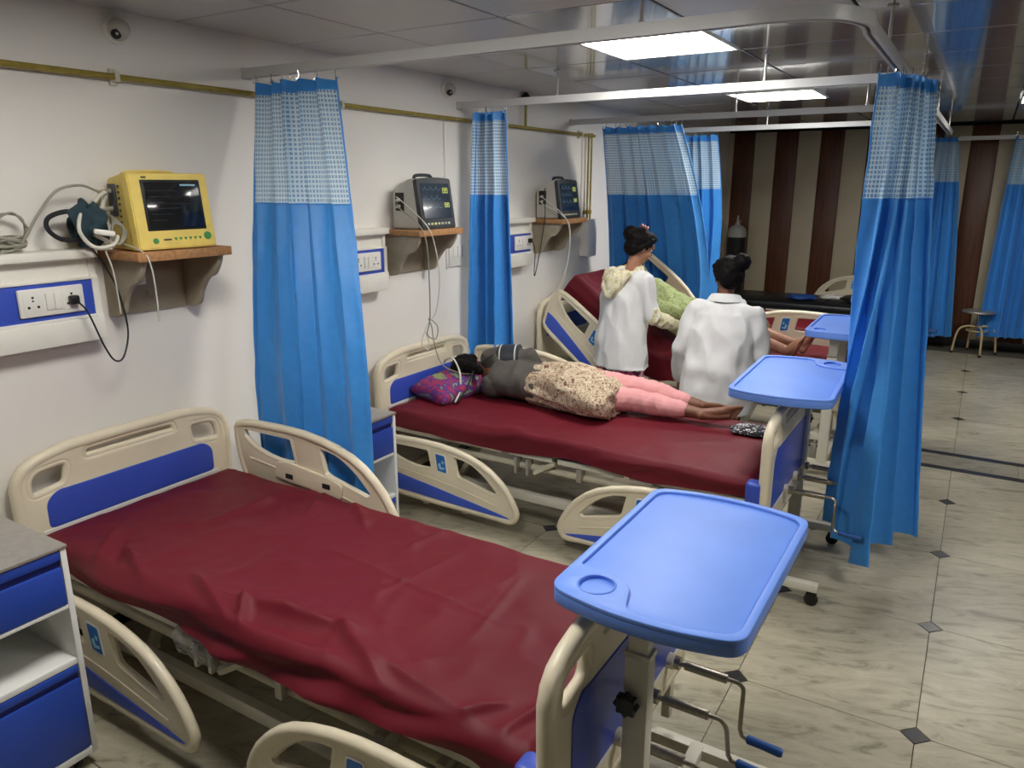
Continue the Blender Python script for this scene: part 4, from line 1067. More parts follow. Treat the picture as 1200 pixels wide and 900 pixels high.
def monitor_grey(yc, label):
    t = thing('patient_monitor', label, 'monitor', (XW + 0.02, yc, 1.560))
    w_, d, h = 0.158, 0.215, 0.275
    side = cr([(0.0, 0.015), (0.0, 0.20), (0.06, 0.255), (0.14, h - 0.004), (d - 0.05, h - 0.002), (d - 0.02, 0.012), (d - 0.03, 0.002), (0.02, 0.0)], 1)
    sd = rpoly([(0.0, 0.0), (d - 0.012, 0.0), (d - 0.052, h), (0.11, h), (0.0, 0.2)], [0.012, 0.008, 0.012, 0.03, 0.03], 5)
    b = xf(plate([sd], 2 * w_ - 0.006, 0.010, 3), XZ); put('body', b, M['device_grey'], t)
    a = math.atan(0.040 / h); tilt = T(d - 0.012, 0, 0) @ RY(-a)
    fr = rpoly([(-w_, -0.002), (w_, -0.002), (w_, h + 0.002), (0.0, h + 0.012), (-w_, h + 0.002)], [0.014, 0.014, 0.016, 0.1, 0.016], 5)
    f = xf(plate([fr], 0.030, 0.006, 2), tilt @ YZ); put('front_bezel', f, M['bezel'], t)
    s = put('screen', bxm(0.013, 0.0175, -0.132, 0.132, 0.055, 0.250, 0.001, 1, tilt), M['screen_blue'], t)
    q = NB()
    for (y, z, ww, hh) in ((0.075, 0.195, 0.022, 0.03), (0.102, 0.195, 0.022, 0.03), (0.080, 0.115, 0.02, 0.026), (0.105, 0.115, 0.02, 0.026)):
        for (ax, az, bx_, bz) in ((0, 0, ww, 0.004), (0, hh / 2, ww, hh / 2 + 0.004), (0, hh - 0.004, ww, hh), (0, 0, 0.004, hh), (ww - 0.004, 0, ww, hh)):
            box(q, 0.017, 0.0182, y - 0.01 + ax, y - 0.01 + bx_, z + az, z + bz, M=tilt)
    put('screen_digits', q, M['digits'], s)
    w2 = NB()
    for k in range(3):
        pts = [tilt @ V((0.0182, -0.12 + 0.0085 * i, 0.215 - 0.05 * k + (0.02 if i % 6 == 3 else 0.003 * math.sin(i)))) for i in range(20)]
        tube(w2, pts, 0.0007, 4)
    put('screen_trace', w2, M['trace'], s)
    for k in range(7): put('button', bxm(0.013, 0.019, -0.11 + 0.032 * k, -0.092 + 0.032 * k, 0.020, 0.032, 0.002, 2, tilt), M['device_grey'] if k != 2 else M['digits'], t)
    put('side_ports', bxm(0.025, 0.085, -w_ - 0.002, -w_ + 0.01, 0.10, 0.20, 0.003), M['black'], t)
    for z in (0.125, 0.16):
        c = NB(); cyl(c, (0.055, -w_ - 0.001, z), (0.055, -w_ - 0.028, z - 0.004), 0.010, 10, 0.007); put('connector', c, M['device_grey'], t)
    put('carry_handle', tb(cr([(0.10, -0.08, h - 0.004), (0.10, -0.06, h + 0.018), (0.10, 0.06, h + 0.018), (0.10, 0.08, h - 0.004)], 5, False), 0.010, 8), M['bezel'], t)
    for sy in (-1, 1):
        put('foot', bxm(0.03, 0.05, sy * 0.12 - 0.012, sy * 0.12 + 0.012, -0.003, 0.003), M['rubber'], t)
monitor_grey(3.555, 'grey patient monitor with dark blue screen on the second wall shelf')
monitor_grey(5.20, 'grey patient monitor with dark blue screen on the third wall shelf')

# cables
def cable(name, label, pts, r, m, cat='cable', n=8, group=None):
    P = cr(pts, n, False)
    o = put(name, tb(P, r, 6), M[m]); return tag(o, label, cat, group)
cable('monitor_cable', 'grey cable arching from the yellow monitor down to the socket unit', [(-2.82, 1.672, 1.775), (-2.80, 1.64, 1.782), (-2.79, 1.58, 1.80), (-2.80, 1.50, 1.78), (-2.81, 1.43, 1.70), (-2.82, 1.38, 1.62), (-2.825, 1.34, 1.585), (-2.83, 1.28, 1.579), (-2.835, 1.22, 1.579)], 0.0045, 'grey_cable')
rr = random.Random(4)
pts = []
for k in range(34):
    a = k * 0.9; r = 0.05 + 0.022 * rr.random()
    pts.append((XW + 0.055 + 0.030 * math.sin(a) , 1.33 + r * 1.4 * math.cos(a) - 0.02, 1.580 + 0.022 + 0.020 * math.sin(a * 0.73) + 0.018 * rr.random()))
pts += [(XW + 0.06, 1.28, 1.58), (XW + 0.06, 1.20, 1.579), (XW + 0.05, 1.12, 1.579)]
o = tag(put('cable_coil', tb(cr(pts, 5, False), 0.0042, 6), M['grey_cable']), 'heap of coiled grey cable on the socket unit left of the yellow monitor', 'cable')
pts = [(XW + 0.05 + 0.03 * rr.random(), 1.33 + 0.05 * math.cos(k * 1.4) + 0.02, 1.60 + 0.055 + 0.055 * math.sin(k * 1.4)) for k in range(10)]
put('loop', tb(cr(pts, 6, False), 0.004, 6), M['grey_cable'], o)
# (cuff bundle)
# blood pressure cuff bundle left of the yellow monitor
bp = thing('cuff_bundle', 'bundle of dark teal cuff and looped hoses beside the yellow monitor', 'blood pressure cuff', (XW + 0.10, 1.60, 1.578))
bm = NB(); bmesh.ops.create_icosphere(bm, subdivisions=4, radius=1.0)
for v in bm.verts:
    n_ = v.co.copy(); k = 1 + 0.35 * N3(n_.x * 2.2, n_.y * 2.2, n_.z * 2.2) + 0.12 * N3(n_.x * 6, n_.y * 6, n_.z * 6)
    v.co = V((n_.x * 0.045 * k, n_.y * 0.055 * k, max(0.0, 0.062 + n_.z * 0.066 * k)))
put('cuff', finish(bm, 180), M['teal_cloth'], bp)
put('cuff_flap', bxm(-0.004, 0.004, -0.03, 0.03, 0.0, 0.10, 0.003, 2, T(0.03, -0.02, 0.035) @ RX(0.5) @ RY(0.2)), M['teal_cloth'], bp)
put('black_hose', tb(cr([(0.02, 0.0, 0.09), (0.0, -0.06, 0.105), (-0.01, -0.115, 0.09), (0.0, -0.13, 0.06), (0.01, -0.10, 0.03), (0.02, -0.04, 0.025), (0.03, 0.02, 0.04)], 6, False), 0.007, 8), M['black_cable'], bp)
put('white_hose', tb(cr([(0.045, -0.05, 0.10), (0.055, -0.065, 0.05), (0.06, -0.03, 0.005), (0.06, 0.03, 0.006), (0.055, 0.055, 0.03), (0.05, 0.04, 0.012), (0.055, -0.02, 0.04)], 6, False), 0.006, 8), M['white_cable'], bp)
put('white_hose', tb(cr([(0.02, 0.03, 0.06), (0.0, 0.02, 0.11), (-0.01, 0.05, 0.145), (-0.03, 0.09, 0.155), (-0.04, 0.075, 0.11), (0.0, 0.06, 0.08)], 6, False), 0.007, 8), M['white_cable'], bp)
for k in range(3):
    put('grey_lead', tb(cr([(0.04, 0.05, 0.09 - 0.01 * k), (0.055, 0.075, 0.06), (0.05, 0.075 + 0.006 * k, 0.03), (0.05, 0.06, 0.008), (0.04, 0.045, 0.03), (0.045, 0.055, 0.08)], 6, False), 0.004, 6), M['grey_cable'], bp)
put('clip', bxm(-0.03, 0.03, -0.012, 0.012, -0.008, 0.008, 0.005, 2, T(0.075, 0.0, 0.045) @ RZ(1.2) @ RY(0.15)), M['white_plastic'], bp)
bp.scale = (1.2, 1.15, 1.25)
for (a, c) in ((1.625, 1.33), (1.70, 1.30)):
    cable('hanging_lead', 'thin beige lead hanging below the left side of the nearest shelf, ' + ('left one' if a < 1.65 else 'right one'), [(XW + 0.14, a, 1.585), (XW + 0.27 if a > 1.65 else XW + 0.16, a - 0.01, 1.56), (XW + 0.296 if a > 1.65 else XW + 0.17, a, 1.50), (XW + 0.29 if a > 1.65 else XW + 0.165, a + 0.01, c + 0.08), (XW + 0.28 if a > 1.65 else XW + 0.16, a + 0.015, c)], 0.003, 'white_cable')
# leads from monitor 2 down to the patient
cable('sensor_lead', 'pale lead hanging in loops from the second monitor to the lying patient', [(XW + 0.075, 3.372, 1.70), (XW + 0.12, 3.35, 1.67), (XW + 0.25, 3.33, 1.60), (XW + 0.31, 3.33, 1.50), (XW + 0.30, 3.36, 1.25), (XW + 0.25, 3.42, 1.05), (XW + 0.22, 3.43, 0.96), (XW + 0.25, 3.47, 0.93), (XW + 0.25, 3.49, 1.0), (XW + 0.22, 3.45, 1.05), (XW + 0.20, 3.50, 0.99), (XW + 0.19, 3.53, 0.90), (XW + 0.22, 3.56, 0.76), (XW + 0.32, 3.62, 0.70), (XW + 0.45, 3.66, 0.71)], 0.0035, 'grey_cable')
cable('sensor_lead', 'second pale lead hanging from the middle monitor, ending in a loop above the bed', [(XW + 0.075, 3.372, 1.735), (XW + 0.13, 3.34, 1.72), (XW + 0.27, 3.37, 1.60), (XW + 0.315, 3.39, 1.50), (XW + 0.31, 3.44, 1.30), (XW + 0.26, 3.47, 1.1), (XW + 0.22, 3.44, 1.02), (XW + 0.2, 3.41, 0.94), (XW + 0.19, 3.42, 0.89), (XW + 0.2, 3.46, 0.86), (XW + 0.2, 3.47, 0.90), (XW + 0.2, 3.44, 0.97)], 0.003, 'white_cable')
cable('sensor_lead', 'pale lead hanging from the third monitor to the raised bed', [(XW + 0.075, 5.016, 1.72), (XW + 0.13, 4.98, 1.70), (XW + 0.27, 4.99, 1.60), (XW + 0.315, 5.02, 1.50), (XW + 0.30, 5.05, 1.30), (XW + 0.28, 5.03, 1.15), (XW + 0.27, 4.97, 1.02), (XW + 0.28, 4.955, 0.96), (XW + 0.33, 4.96, 0.86)], 0.0035, 'white_cable')
cable('sensor_lead', 'second pale lead from the third monitor, falling behind the raised bed', [(XW + 0.075, 5.016, 1.685), (XW + 0.12, 4.99, 1.66), (XW + 0.26, 5.01, 1.59), (XW + 0.31, 5.04, 1.50), (XW + 0.29, 5.07, 1.3), (XW + 0.24, 5.05, 1.1), (XW + 0.16, 5.0, 0.98)], 0.0035, 'white_cable')

# ------------------------------------------------------------------ stool, cylinder, things at the far end
st = thing('stool', 'steel topped stool with beige bent legs by the far wall', 'stool', (0.08, 9.62, 0), rz=0.3)
b = NB(); lathe(b, [(0, 0.455), (0.155, 0.455), (0.163, 0.465), (0.16, 0.478), (0, 0.482)], 28); put('seat', b, M['steel'], st)
put('hub', finish(cyl(NB(), (0, 0, 0.27), (0, 0, 0.455), 0.014, 12)), M['chrome'], st)
M['stool_beige'] = mat('stool_beige_paint', (196, 174, 130), 0.4)
for k in range(4):
    a = k * PI / 2; c, s = math.cos(a), math.sin(a)
    p = cr([(0.02 * c, 0.02 * s, 0.30), (0.10 * c, 0.10 * s, 0.305), (0.17 * c, 0.17 * s, 0.27), (0.20 * c, 0.20 * s, 0.17), (0.215 * c, 0.215 * s, 0.012)], 6, False)
    lg = put('leg', tb(p, 0.0115, 10), M['stool_beige'], st)
    put('rubber_foot', finish(cyl(NB(), (0.215 * c, 0.215 * s, 0), (0.215 * c, 0.215 * s, 0.025), 0.015, 10)), M['rubber'], lg)
put('ring_brace', tb([(0.10 * math.cos(a), 0.10 * math.sin(a), 0.26) for a in [k * PI / 10 for k in range(20)]], 0.008, 8, closed=True), M['stool_beige'], st)
oc = thing('oxygen_cylinder', 'tall black gas cylinder with a pale shoulder before the striped wall', 'gas cylinder', (-2.66, 9.80, 0))
b = NB(); lathe(b, [(0, 0), (0.105, 0), (0.115, 0.015), (0.115, 1.17), (0, 1.17)], 24); put('body', b, M['black'], oc)
M['pale_grey'] = mat('pale_grey_paint', (170, 170, 164), 0.5)
b = NB(); lathe(b, [(0.1155, 1.165), (0.115, 1.22), (0.10, 1.27), (0.07, 1.30), (0.035, 1.315), (0.032, 1.335), (0, 1.335)], 24); put('shoulder', b, M['pale_grey'], oc)
b = NB(); lathe(b, [(0.018, 1.335), (0.018, 1.38), (0.012, 1.385), (0.012, 1.43), (0, 1.43)], 12); cyl(b, (0, 0, 1.36), (0.05, -0.02, 1.36), 0.009, 8); put('valve', b, M['steel'], oc)
# blue bag and gloves on the black mattress
def lumpy(radii, seed, amt=0.3, sub=3, flat=True):
    bm = NB(); bmesh.ops.create_icosphere(bm, subdivisions=sub, radius=1.0)
    for v in bm.verts:
        n_ = v.co.copy(); k = 1 + amt * N3(n_.x * 1.8 + seed, n_.y * 1.8, n_.z * 1.8) + amt * 0.5 * N3(n_.x * 5 + seed, n_.y * 5, n_.z * 5)
        v.co = V((n_.x * radii[0] * k, n_.y * radii[1] * k, n_.z * radii[2] * k))
    if flat:
        for v in bm.verts: v.co.z = max(v.co.z + radii[2] * 0.75, 0.0)
    return finish(bm, 180)
TOP4 = PLAT + MT + 0.004
M['bag_blue'] = mat('blue_cloth', (36, 78, 150), 0.6)
tag(put('cloth_bundle', lumpy((0.17, 0.12, 0.03), 3.1), M['bag_blue'], loc=(-1.66, 8.95, TOP4)), 'crumpled blue cloth lying on the bare black mattress', 'cloth')
tag(put('glove_heap', lumpy((0.11, 0.07, 0.03), 8.2, 0.55), M['white_plastic'], loc=(-1.36, 9.1, TOP4)), 'heap of white gloves on the bare black mattress', 'gloves')
tag(put('folded_sheet', lumpy((0.13, 0.16, 0.035), 5.5, 0.25), M['black_mattress'], loc=(-1.12, 9.08, TOP4)), 'black folded sheet at the foot of the bare mattress', 'sheet')
# ------------------------------------------------------------------ people
def solid(parts, voxel=0.006, smooth=4, fold=None):
    """union of tapered chains, ellipsoids and lofts, remeshed into one continuous skin"""
    bm = NB()
    for p in parts:
        if p[0] == 'c':
            P = [V(q) for q, r in p[1]]; R = [r for q, r in p[1]]
            for a, b, ra, rb in zip(P[:-1], P[1:], R[:-1], R[1:]):
                if (b - a).length > 1e-5: cyl(bm, a, b, ra, 14, rb)
            for a, r in zip(P, R): bmesh.ops.create_icosphere(bm, subdivisions=2, radius=r * 1.005, matrix=Matrix.Translation(a))
        elif p[0] == 'e':
            c, rad, rot = p[1], p[2], (p[3] if len(p) > 3 else Matrix())
            bmesh.ops.create_icosphere(bm, subdivisions=3, radius=1.0, matrix=Matrix.Translation(V(c)) @ rot.to_4x4() @ Matrix.Diagonal((*rad, 1)))
        elif p[0] == 'l':
            rings = []
            for c, U_, ru, W_, rw in p[1]:
                c, U_, W_ = V(c), V(U_).normalized(), V(W_).normalized()
                rings.append([bm.verts.new(c + U_ * ru * math.cos(t) + W_ * rw * math.sin(t)) for t in [2 * PI * k / 28 for k in range(28)]])
            for A, B in zip(rings[:-1], rings[1:]):
                for k in range(28): bm.faces.new((A[k], A[(k + 1) % 28], B[(k + 1) % 28], B[k]))
            bm.faces.new(rings[0]); bm.faces.new(rings[-1][::-1])
    bmesh.ops.recalc_face_normals(bm, faces=bm.faces)
    me = bpy.data.meshes.new('tmp'); bm.to_mesh(me); bm.free()
    o = bpy.data.objects.new('tmp', me); col.objects.link(o)
    md = o.modifiers.new('r', 'REMESH'); md.mode = 'VOXEL'; md.voxel_size = voxel; md.use_smooth_shade = True
    if smooth:
        ms = o.modifiers.new('s', 'SMOOTH'); ms.factor = 0.5; ms.iterations = smooth
    dg = bpy.context.evaluated_depsgraph_get()
    out = bpy.data.meshes.new_from_object(o.evaluated_get(dg))
    bpy.data.objects.remove(o); bpy.data.meshes.remove(me)
    out.polygons.foreach_set('use_smooth', [True] * len(out.polygons))
    if fold:
        no = [v.normal.copy() for v in out.vertices]
        for v, n_ in zip(out.vertices, no): v.co = fold(v.co.copy(), n_)
    return out

def cloth_fold(amp, fx, fy, fz, seed=0.0, o2=0.5):
    def f(p, n_):
        a = N3(p.x * fx + seed, p.y * fy, p.z * fz)
        b = N3(p.x * fx * 2.3 + seed, p.y * fy * 2.3 + 4, p.z * fz * 2.3)
        r = 1 - abs(a) * 2.2
        return p + n_ * amp * (0.7 * r + o2 * b - 0.25)
    return f

class Frame:
    def __init__(s, F, U):
        s.F = V(F).normalized(); s.U = V(U); s.U = (s.U - s.F * s.U.dot(s.F)).normalized(); s.R = s.F.cross(s.U)
        s.m = Matrix((s.R, s.F, s.U)).transposed()      # columns R F U
    def at(s, o, r, f, u): return V(o) + s.R * r + s.F * f + s.U * u

def head_parts(c, fr, k=1.0):
    """c: centre of the skull"""
    A = lambda r, f, u: fr.at(c, r * k, f * k, u * k)
    m = fr.m
    E = lambda p, rad: ('e', p, tuple(q * k for q in rad), m)
    P = [E(A(0, -0.008, 0.022), (0.073, 0.090, 0.080)), E(A(0, 0.012, -0.03), (0.062, 0.070, 0.070)), E(A(0, 0.040, -0.070), (0.042, 0.042, 0.034)),
         E(A(0, 0.066, -0.096), (0.020, 0.018, 0.016)), E(A(0, 0.072, 0.03), (0.050, 0.016, 0.022)),
         ('c', [(A(0, 0.082, 0.012), 0.007 * k), (A(0, 0.098, -0.024), 0.0105 * k)]), E(A(0.010, 0.088, -0.028), (0.009, 0.010, 0.008)), E(A(-0.010, 0.088, -0.028), (0.009, 0.010, 0.008)),
         E(A(0, 0.080, -0.055), (0.024, 0.012, 0.007)), E(A(0, 0.079, -0.066), (0.021, 0.012, 0.007))]
    for s in (-1, 1):
        P += [E(A(s * 0.036, 0.062, -0.028), (0.022, 0.022, 0.020)), E(A(s * 0.077, -0.008, -0.012), (0.008, 0.018, 0.030)), E(A(s * 0.030, 0.083, 0.022), (0.018, 0.007, 0.005))]
    return P

def face_bits(par, c, fr, k, skin_lip='lip'):
    A = lambda r, f, u: fr.at(c, r * k, f * k, u * k)
    for s in (-1, 1):
        b = NB(); bmesh.ops.create_icosphere(b, subdivisions=3, radius=0.0115 * k, matrix=Matrix.Translation(A(s * 0.030, 0.0695, 0.004)))
        e = put('eye', finish(b, 180), M['eye'], par)
        b = NB(); bmesh.ops.create_icosphere(b, subdivisions=2, radius=0.0062 * k, matrix=Matrix.Translation(A(s * 0.030, 0.0765, 0.003)))
        put('iris', finish(b, 180), M['hair'], e)
        put('eyebrow', tb([A(s * 0.014, 0.091, 0.024), A(s * 0.030, 0.0905, 0.030), A(s * 0.048, 0.080, 0.024)], [0.0022 * k, 0.003 * k, 0.0012 * k], 6), M['hair'], par)
    put('mouth', tb([A(-0.022, 0.086, -0.061), A(-0.008, 0.0925, -0.058), A(0, 0.093, -0.060), A(0.008, 0.0925, -0.058), A(0.022, 0.086, -0.061)], [0.002 * k, 0.0055 * k, 0.006 * k, 0.0055 * k, 0.002 * k], 8), M[skin_lip], par)

def hair_parts(c, fr, k, bun=None, bun_r=0.045, low=0.0):
    A = lambda r, f, u: fr.at(c, r * k, f * k, u * k)
    P = [('e', A(0, -0.022, 0.034), (0.083 * k, 0.094 * k, 0.082 * k), fr.m), ('e', A(0, -0.05, -0.02), (0.070 * k, 0.056 * k, 0.068 * k), fr.m), ('e', A(0, 0.03, 0.075), (0.066 * k, 0.052 * k, 0.035 * k), fr.m)]
    for s in (-1, 1): P.append(('c', [(A(s * 0.066, 0.030, 0.055), 0.020 * k), (A(s * 0.074, 0.004, 0.02), 0.015 * k), (A(s * 0.070, -0.03, -0.03), 0.018 * k)]))
    if bun is not None:
        b = A(*bun)
        P.append(('e', b, (bun_r * k,) * 3, fr.m))
        for q in range(6):
            a = q * PI / 3
            P.append(('e', b + fr.R * 0.022 * k * math.cos(a) + fr.F * 0.012 * k * math.sin(a * 2) + fr.U * 0.022 * k * math.sin(a), (bun_r * 0.62 * k,) * 3, fr.m))
    return P
def strand(p, n_):
    return p + n_ * (0.0035 * N3(p.x * 30, p.y * 30, p.z * 70) + 0.003 * N3(p.x * 90, p.y * 90, p.z * 20))

def hand_parts(w_, D, N_, S, k=1.0, curl=0.5, thumb_out=0.6):
    """w_: wrist, D: along the fingers, N_: palm side, S: thumb side"""
    D, N_, S = V(D).normalized(), V(N_), V(S)
    N_ = (N_ - D * N_.dot(D)).normalized(); S = (S - D * S.dot(D) - N_ * S.dot(N_)).normalized()
    out = []; w_ = V(w_)
    L = [(0.070, 0.026, 0.034), (0.078, 0.009, 0.037), (0.072, -0.009, 0.034), (0.058, -0.025, 0.028)]
    for ln, off, sg in L:
        kn = w_ + D * 0.082 * k + S * off * k
        out.append(('c', [(w_ + D * 0.012 * k + S * off * 0.55 * k, 0.0125 * k), (w_ + D * 0.05 * k + S * off * 0.85 * k, 0.0125 * k), (kn, 0.0105 * k)]))
        d = D.copy(); p = kn; ch = [(p, 0.0098 * k)]
        for seg, c_, r in ((0.46, curl * 0.55, 0.0088), (0.30, curl * 0.8, 0.0080), (0.24, curl * 0.6, 0.0068)):
            d = (d * math.cos(c_) + N_ * math.sin(c_)); nn = N_ - d * N_.dot(d)
            p = p + d * ln * seg * k; ch.append((p, r * k))
            N_l = nn
        out.append(('c', ch))
    t0 = w_ + D * 0.022 * k + S * 0.020 * k
    d1 = (D * (1 - thumb_out * 0.5) + S * thumb_out + N_ * 0.35).normalized(); d2 = (D + S * thumb_out * 0.3 + N_ * 0.4).normalized()
    out.append(('c', [(t0, 0.0135 * k), (t0 + d1 * 0.036 * k, 0.0115 * k), (t0 + d1 * 0.036 * k + d2 * 0.030 * k, 0.0095 * k), (t0 + d1 * 0.036 * k + d2 * 0.052 * k, 0.008 * k)]))
    return out

def foot_parts(ankle, D, U, S, k=1.0):
    """ankle joint, D: heel to toe, U: up along the shin, S: big-toe side"""
    a, D, U, S = V(ankle), V(D).normalized(), V(U).normalized(), V(S).normalized()
    A = lambda d, s, u: a + D * d * k + S * s * k + U * u * k
    P = [('c', [(A(0, 0, 0.03), 0.032 * k), (A(-0.012, 0, -0.02), 0.031 * k), (A(-0.035, 0, -0.045), 0.027 * k)]),
         ('c', [(A(0.0, 0, -0.012), 0.031 * k), (A(0.05, 0.004, -0.030), 0.030 * k), (A(0.10, 0.012, -0.048), 0.023 * k)]),
         ('c', [(A(-0.03, -0.004, -0.05), 0.022 * k), (A(0.05, -0.018, -0.055), 0.018 * k), (A(0.105, -0.018, -0.058), 0.017 * k)]),
         ('c', [(A(0.09, 0.022, -0.05), 0.021 * k), (A(0.12, 0.024, -0.056), 0.018 * k)])]
    for off, ln, r in ((0.027, 0.166, 0.0125), (0.008, 0.166, 0.0085), (-0.006, 0.158, 0.008), (-0.019, 0.148, 0.0078), (-0.031, 0.136, 0.0075)):
        P.append(('c', [(A(0.10, off * 0.9, -0.054), r * 1.15 * k), (A(ln - 0.02, off, -0.056), r * k), (A(ln - 0.004, off, -0.062), r * k)]))
    return P

def lerp(a, b, t): return V(a).lerp(V(b), t)
Z = V((0, 0, 1))

# ---- woman with cream hood, standing between the second and third beds, seen from behind
def woman_hood():
    t = thing('person', 'woman in white coat with cream hood and pink hair clip, tending the patient in green', 'person', (-2.02, 4.74, 0))
    o = V((-2.02, 4.74, 0))
    B = Frame((0.42, 0.91, 0), (0.05, 0.10, 1)); Bz = Frame((0.42, 0.91, 0), Z)
    G = lambda r, f, u: V(Bz.at((0, 0, 0), r, f, u))
    pel, chest, neck = G(0, -0.01, 0.80), G(0, 0.02, 1.08), G(0.01, 0.05, 1.245)
    hc = G(0.04, 0.10, 1.405); hf = Frame((0.66, 0.68, -0.46), (0.30, 0.25, 1))
    sR, sL = G(0.165, 0.035, 1.185), G(-0.165, 0.045, 1.185)
    eR, wR = G(0.225, 0.065, 0.955), G(0.255, 0.265, 0.885)
    eL, wL = G(-0.22, 0.12, 0.96), G(-0.10, 0.33, 0.90)
    kR, kL = G(0.085, 0.03, 0.44), G(-0.085, 0.02, 0.44); aR, aL = G(0.085, -0.01, 0.075), G(-0.09, -0.03, 0.075)
    parts = [('l', [(pel - Z * 0.06, Bz.R, 0.13, Bz.F, 0.085), (pel, Bz.R, 0.155, Bz.F, 0.105), (pel + Z * 0.12, Bz.R, 0.125, Bz.F, 0.09), (chest, Bz.R, 0.14, Bz.F, 0.085), (chest + Z * 0.09, Bz.R, 0.14, Bz.F, 0.07), (neck - Z * 0.02, Bz.R, 0.07, Bz.F, 0.055)]),
             ('c', [(neck - Z * 0.04, 0.052), (lerp(neck, hc, 0.5), 0.047), (hc - Z * 0.02, 0.05)]),
             ('c', [(sR, 0.048), (eR, 0.036), (lerp(eR, wR, 0.4), 0.034), (wR, 0.024)]), ('c', [(sL, 0.048), (eL, 0.036), (lerp(eL, wL, 0.4), 0.034), (wL, 0.024)]),
             ('c', [(G(0.08, 0, 0.76), 0.085), (kR, 0.052), (lerp(kR, aR, 0.35), 0.05), (aR, 0.032)]), ('c', [(G(-0.08, 0, 0.76), 0.085), (kL, 0.052), (lerp(kL, aL, 0.35), 0.05), (aL, 0.032)])]
    parts += head_parts(hc, hf, 0.98)
    parts += hand_parts(wR, (wR - eR) + V((0.05, 0, -0.06)), -Z, Bz.R * -1, 0.92, 0.55) + hand_parts(wL, (wL - eL), -Z, Bz.R, 0.92, 0.5)
    parts += foot_parts(aR, Bz.F, Z, -Bz.R, 0.95) + foot_parts(aL, Bz.F, Z, Bz.R, 0.95)
    body = put('body', solid(parts, 0.0048, 2), M['skin_light'], t)
    face_bits(body, hc, hf, 0.98)
    put('hair', solid(hair_parts(hc, hf, 1.02, (-0.01, -0.095, 0.045), 0.052), 0.005, 2, strand), M['hair'], t)
    M['hair_clip'] = mat('pink_hair_clip', (206, 120, 110), 0.4)
    b = NB(); bm_c = hf.at(hc, 0.045, -0.055, 0.115)
    for q in (-1, 0, 1): tube(b, [bm_c + hf.F * 0.018 * q + hf.R * 0.018, bm_c + hf.F * 0.024 * q + hf.U * 0.012, bm_c + hf.F * 0.018 * q - hf.R * 0.022], 0.006, 6)
    put('hair_clip', b, M['hair_clip'], t)
    # coat: body and short sleeves
    H = 0.60
    cp = [('l', [(G(0, -0.015, H), Bz.R, 0.235, Bz.F, 0.155), (G(0, -0.015, 0.62), Bz.R, 0.222, Bz.F, 0.15), (G(0, -0.01, 0.78), Bz.R, 0.205, Bz.F, 0.145), (G(0, 0.0, 0.92), Bz.R, 0.185, Bz.F, 0.130), (G(0, 0.015, 1.06), Bz.R, 0.190, Bz.F, 0.130), (G(0, 0.03, 1.16), Bz.R, 0.180, Bz.F, 0.112), (G(0, 0.045, 1.225), Bz.R, 0.115, Bz.F, 0.085), (G(0, 0.05, 1.25), Bz.R, 0.07, Bz.F, 0.06)]),
          ('c', [(G(0.10, 0.03, 1.18), 0.075), (sR, 0.066), (lerp(sR, eR, 0.55), 0.060), (lerp(sR, eR, 0.93), 0.060)]), ('c', [(G(-0.10, 0.03, 1.18), 0.075), (sL, 0.066), (lerp(sL, eL, 0.55), 0.060), (lerp(sL, eL, 0.93), 0.060)])]
    put('white_coat', solid(cp, 0.0085, 4, cloth_fold(0.020, 7, 7, 3.4, 1.0)), M['coat'], t)
    # side vent of the coat, showing the print underneath
    sl = [('c', [(lerp(sR, eR, 0.85), 0.050), (eR, 0.052), (lerp(eR, wR, 0.45), 0.049), (lerp(eR, wR, 0.85), 0.038), (lerp(eR, wR, 0.93), 0.034)])]
    put('patterned_sleeve', solid(sl, 0.006, 3, cloth_fold(0.010, 14, 14, 14, 3.0)), M['cream_print'], t)
    sl = [('c', [(lerp(sL, eL, 0.85), 0.050), (eL, 0.052), (lerp(eL, wL, 0.45), 0.049), (lerp(eL, wL, 0.9), 0.034)])]
    put('patterned_sleeve', solid(sl, 0.006, 3, cloth_fold(0.010, 14, 14, 14, 5.0)), M['cream_print'], t)
    ring = [G(0.085 * math.cos(a), 0.035 + 0.075 * math.sin(a), 1.235 + 0.028 * math.sin(a)) for a in [2 * PI * k / 14 for k in range(14)]]
    hp = [('c', [(p, 0.030) for p in ring + [ring[0]]]), ('l', [(G(0.0, -0.055, 1.255), Bz.R, 0.095, Bz.F, 0.035), (G(0.0, -0.085, 1.20), Bz.R, 0.105, Bz.F, 0.05), (G(0.0, -0.098, 1.14), Bz.R, 0.085, Bz.F, 0.045), (G(0.0, -0.10, 1.085), Bz.R, 0.035, Bz.F, 0.028)]),
          ('c', [(G(0.09, -0.055, 1.235), 0.028), (G(0.06, -0.12, 1.15), 0.024), (G(0.0, -0.135, 1.085), 0.022), (G(-0.06, -0.12, 1.15), 0.024), (G(-0.09, -0.055, 1.235), 0.028)])]
    put('hood', solid(hp, 0.006, 3, cloth_fold(0.009, 16, 16, 10, 2.0)), M['cream_print'], t)
    tp = [('l', [(G(0, -0.015, 0.40), Bz.R, 0.20, Bz.F, 0.13), (G(0, -0.015, 0.54), Bz.R, 0.208, Bz.F, 0.135), (G(0, -0.015, 0.60), Bz.R, 0.20, Bz.F, 0.128), (G(0, -0.015, 0.70), Bz.R, 0.15, Bz.F, 0.09)])]
    put('floral_kurta', solid(tp, 0.0085, 3, cloth_fold(0.012, 9, 9, 2, 7.0)), M['floral_pink'], t)
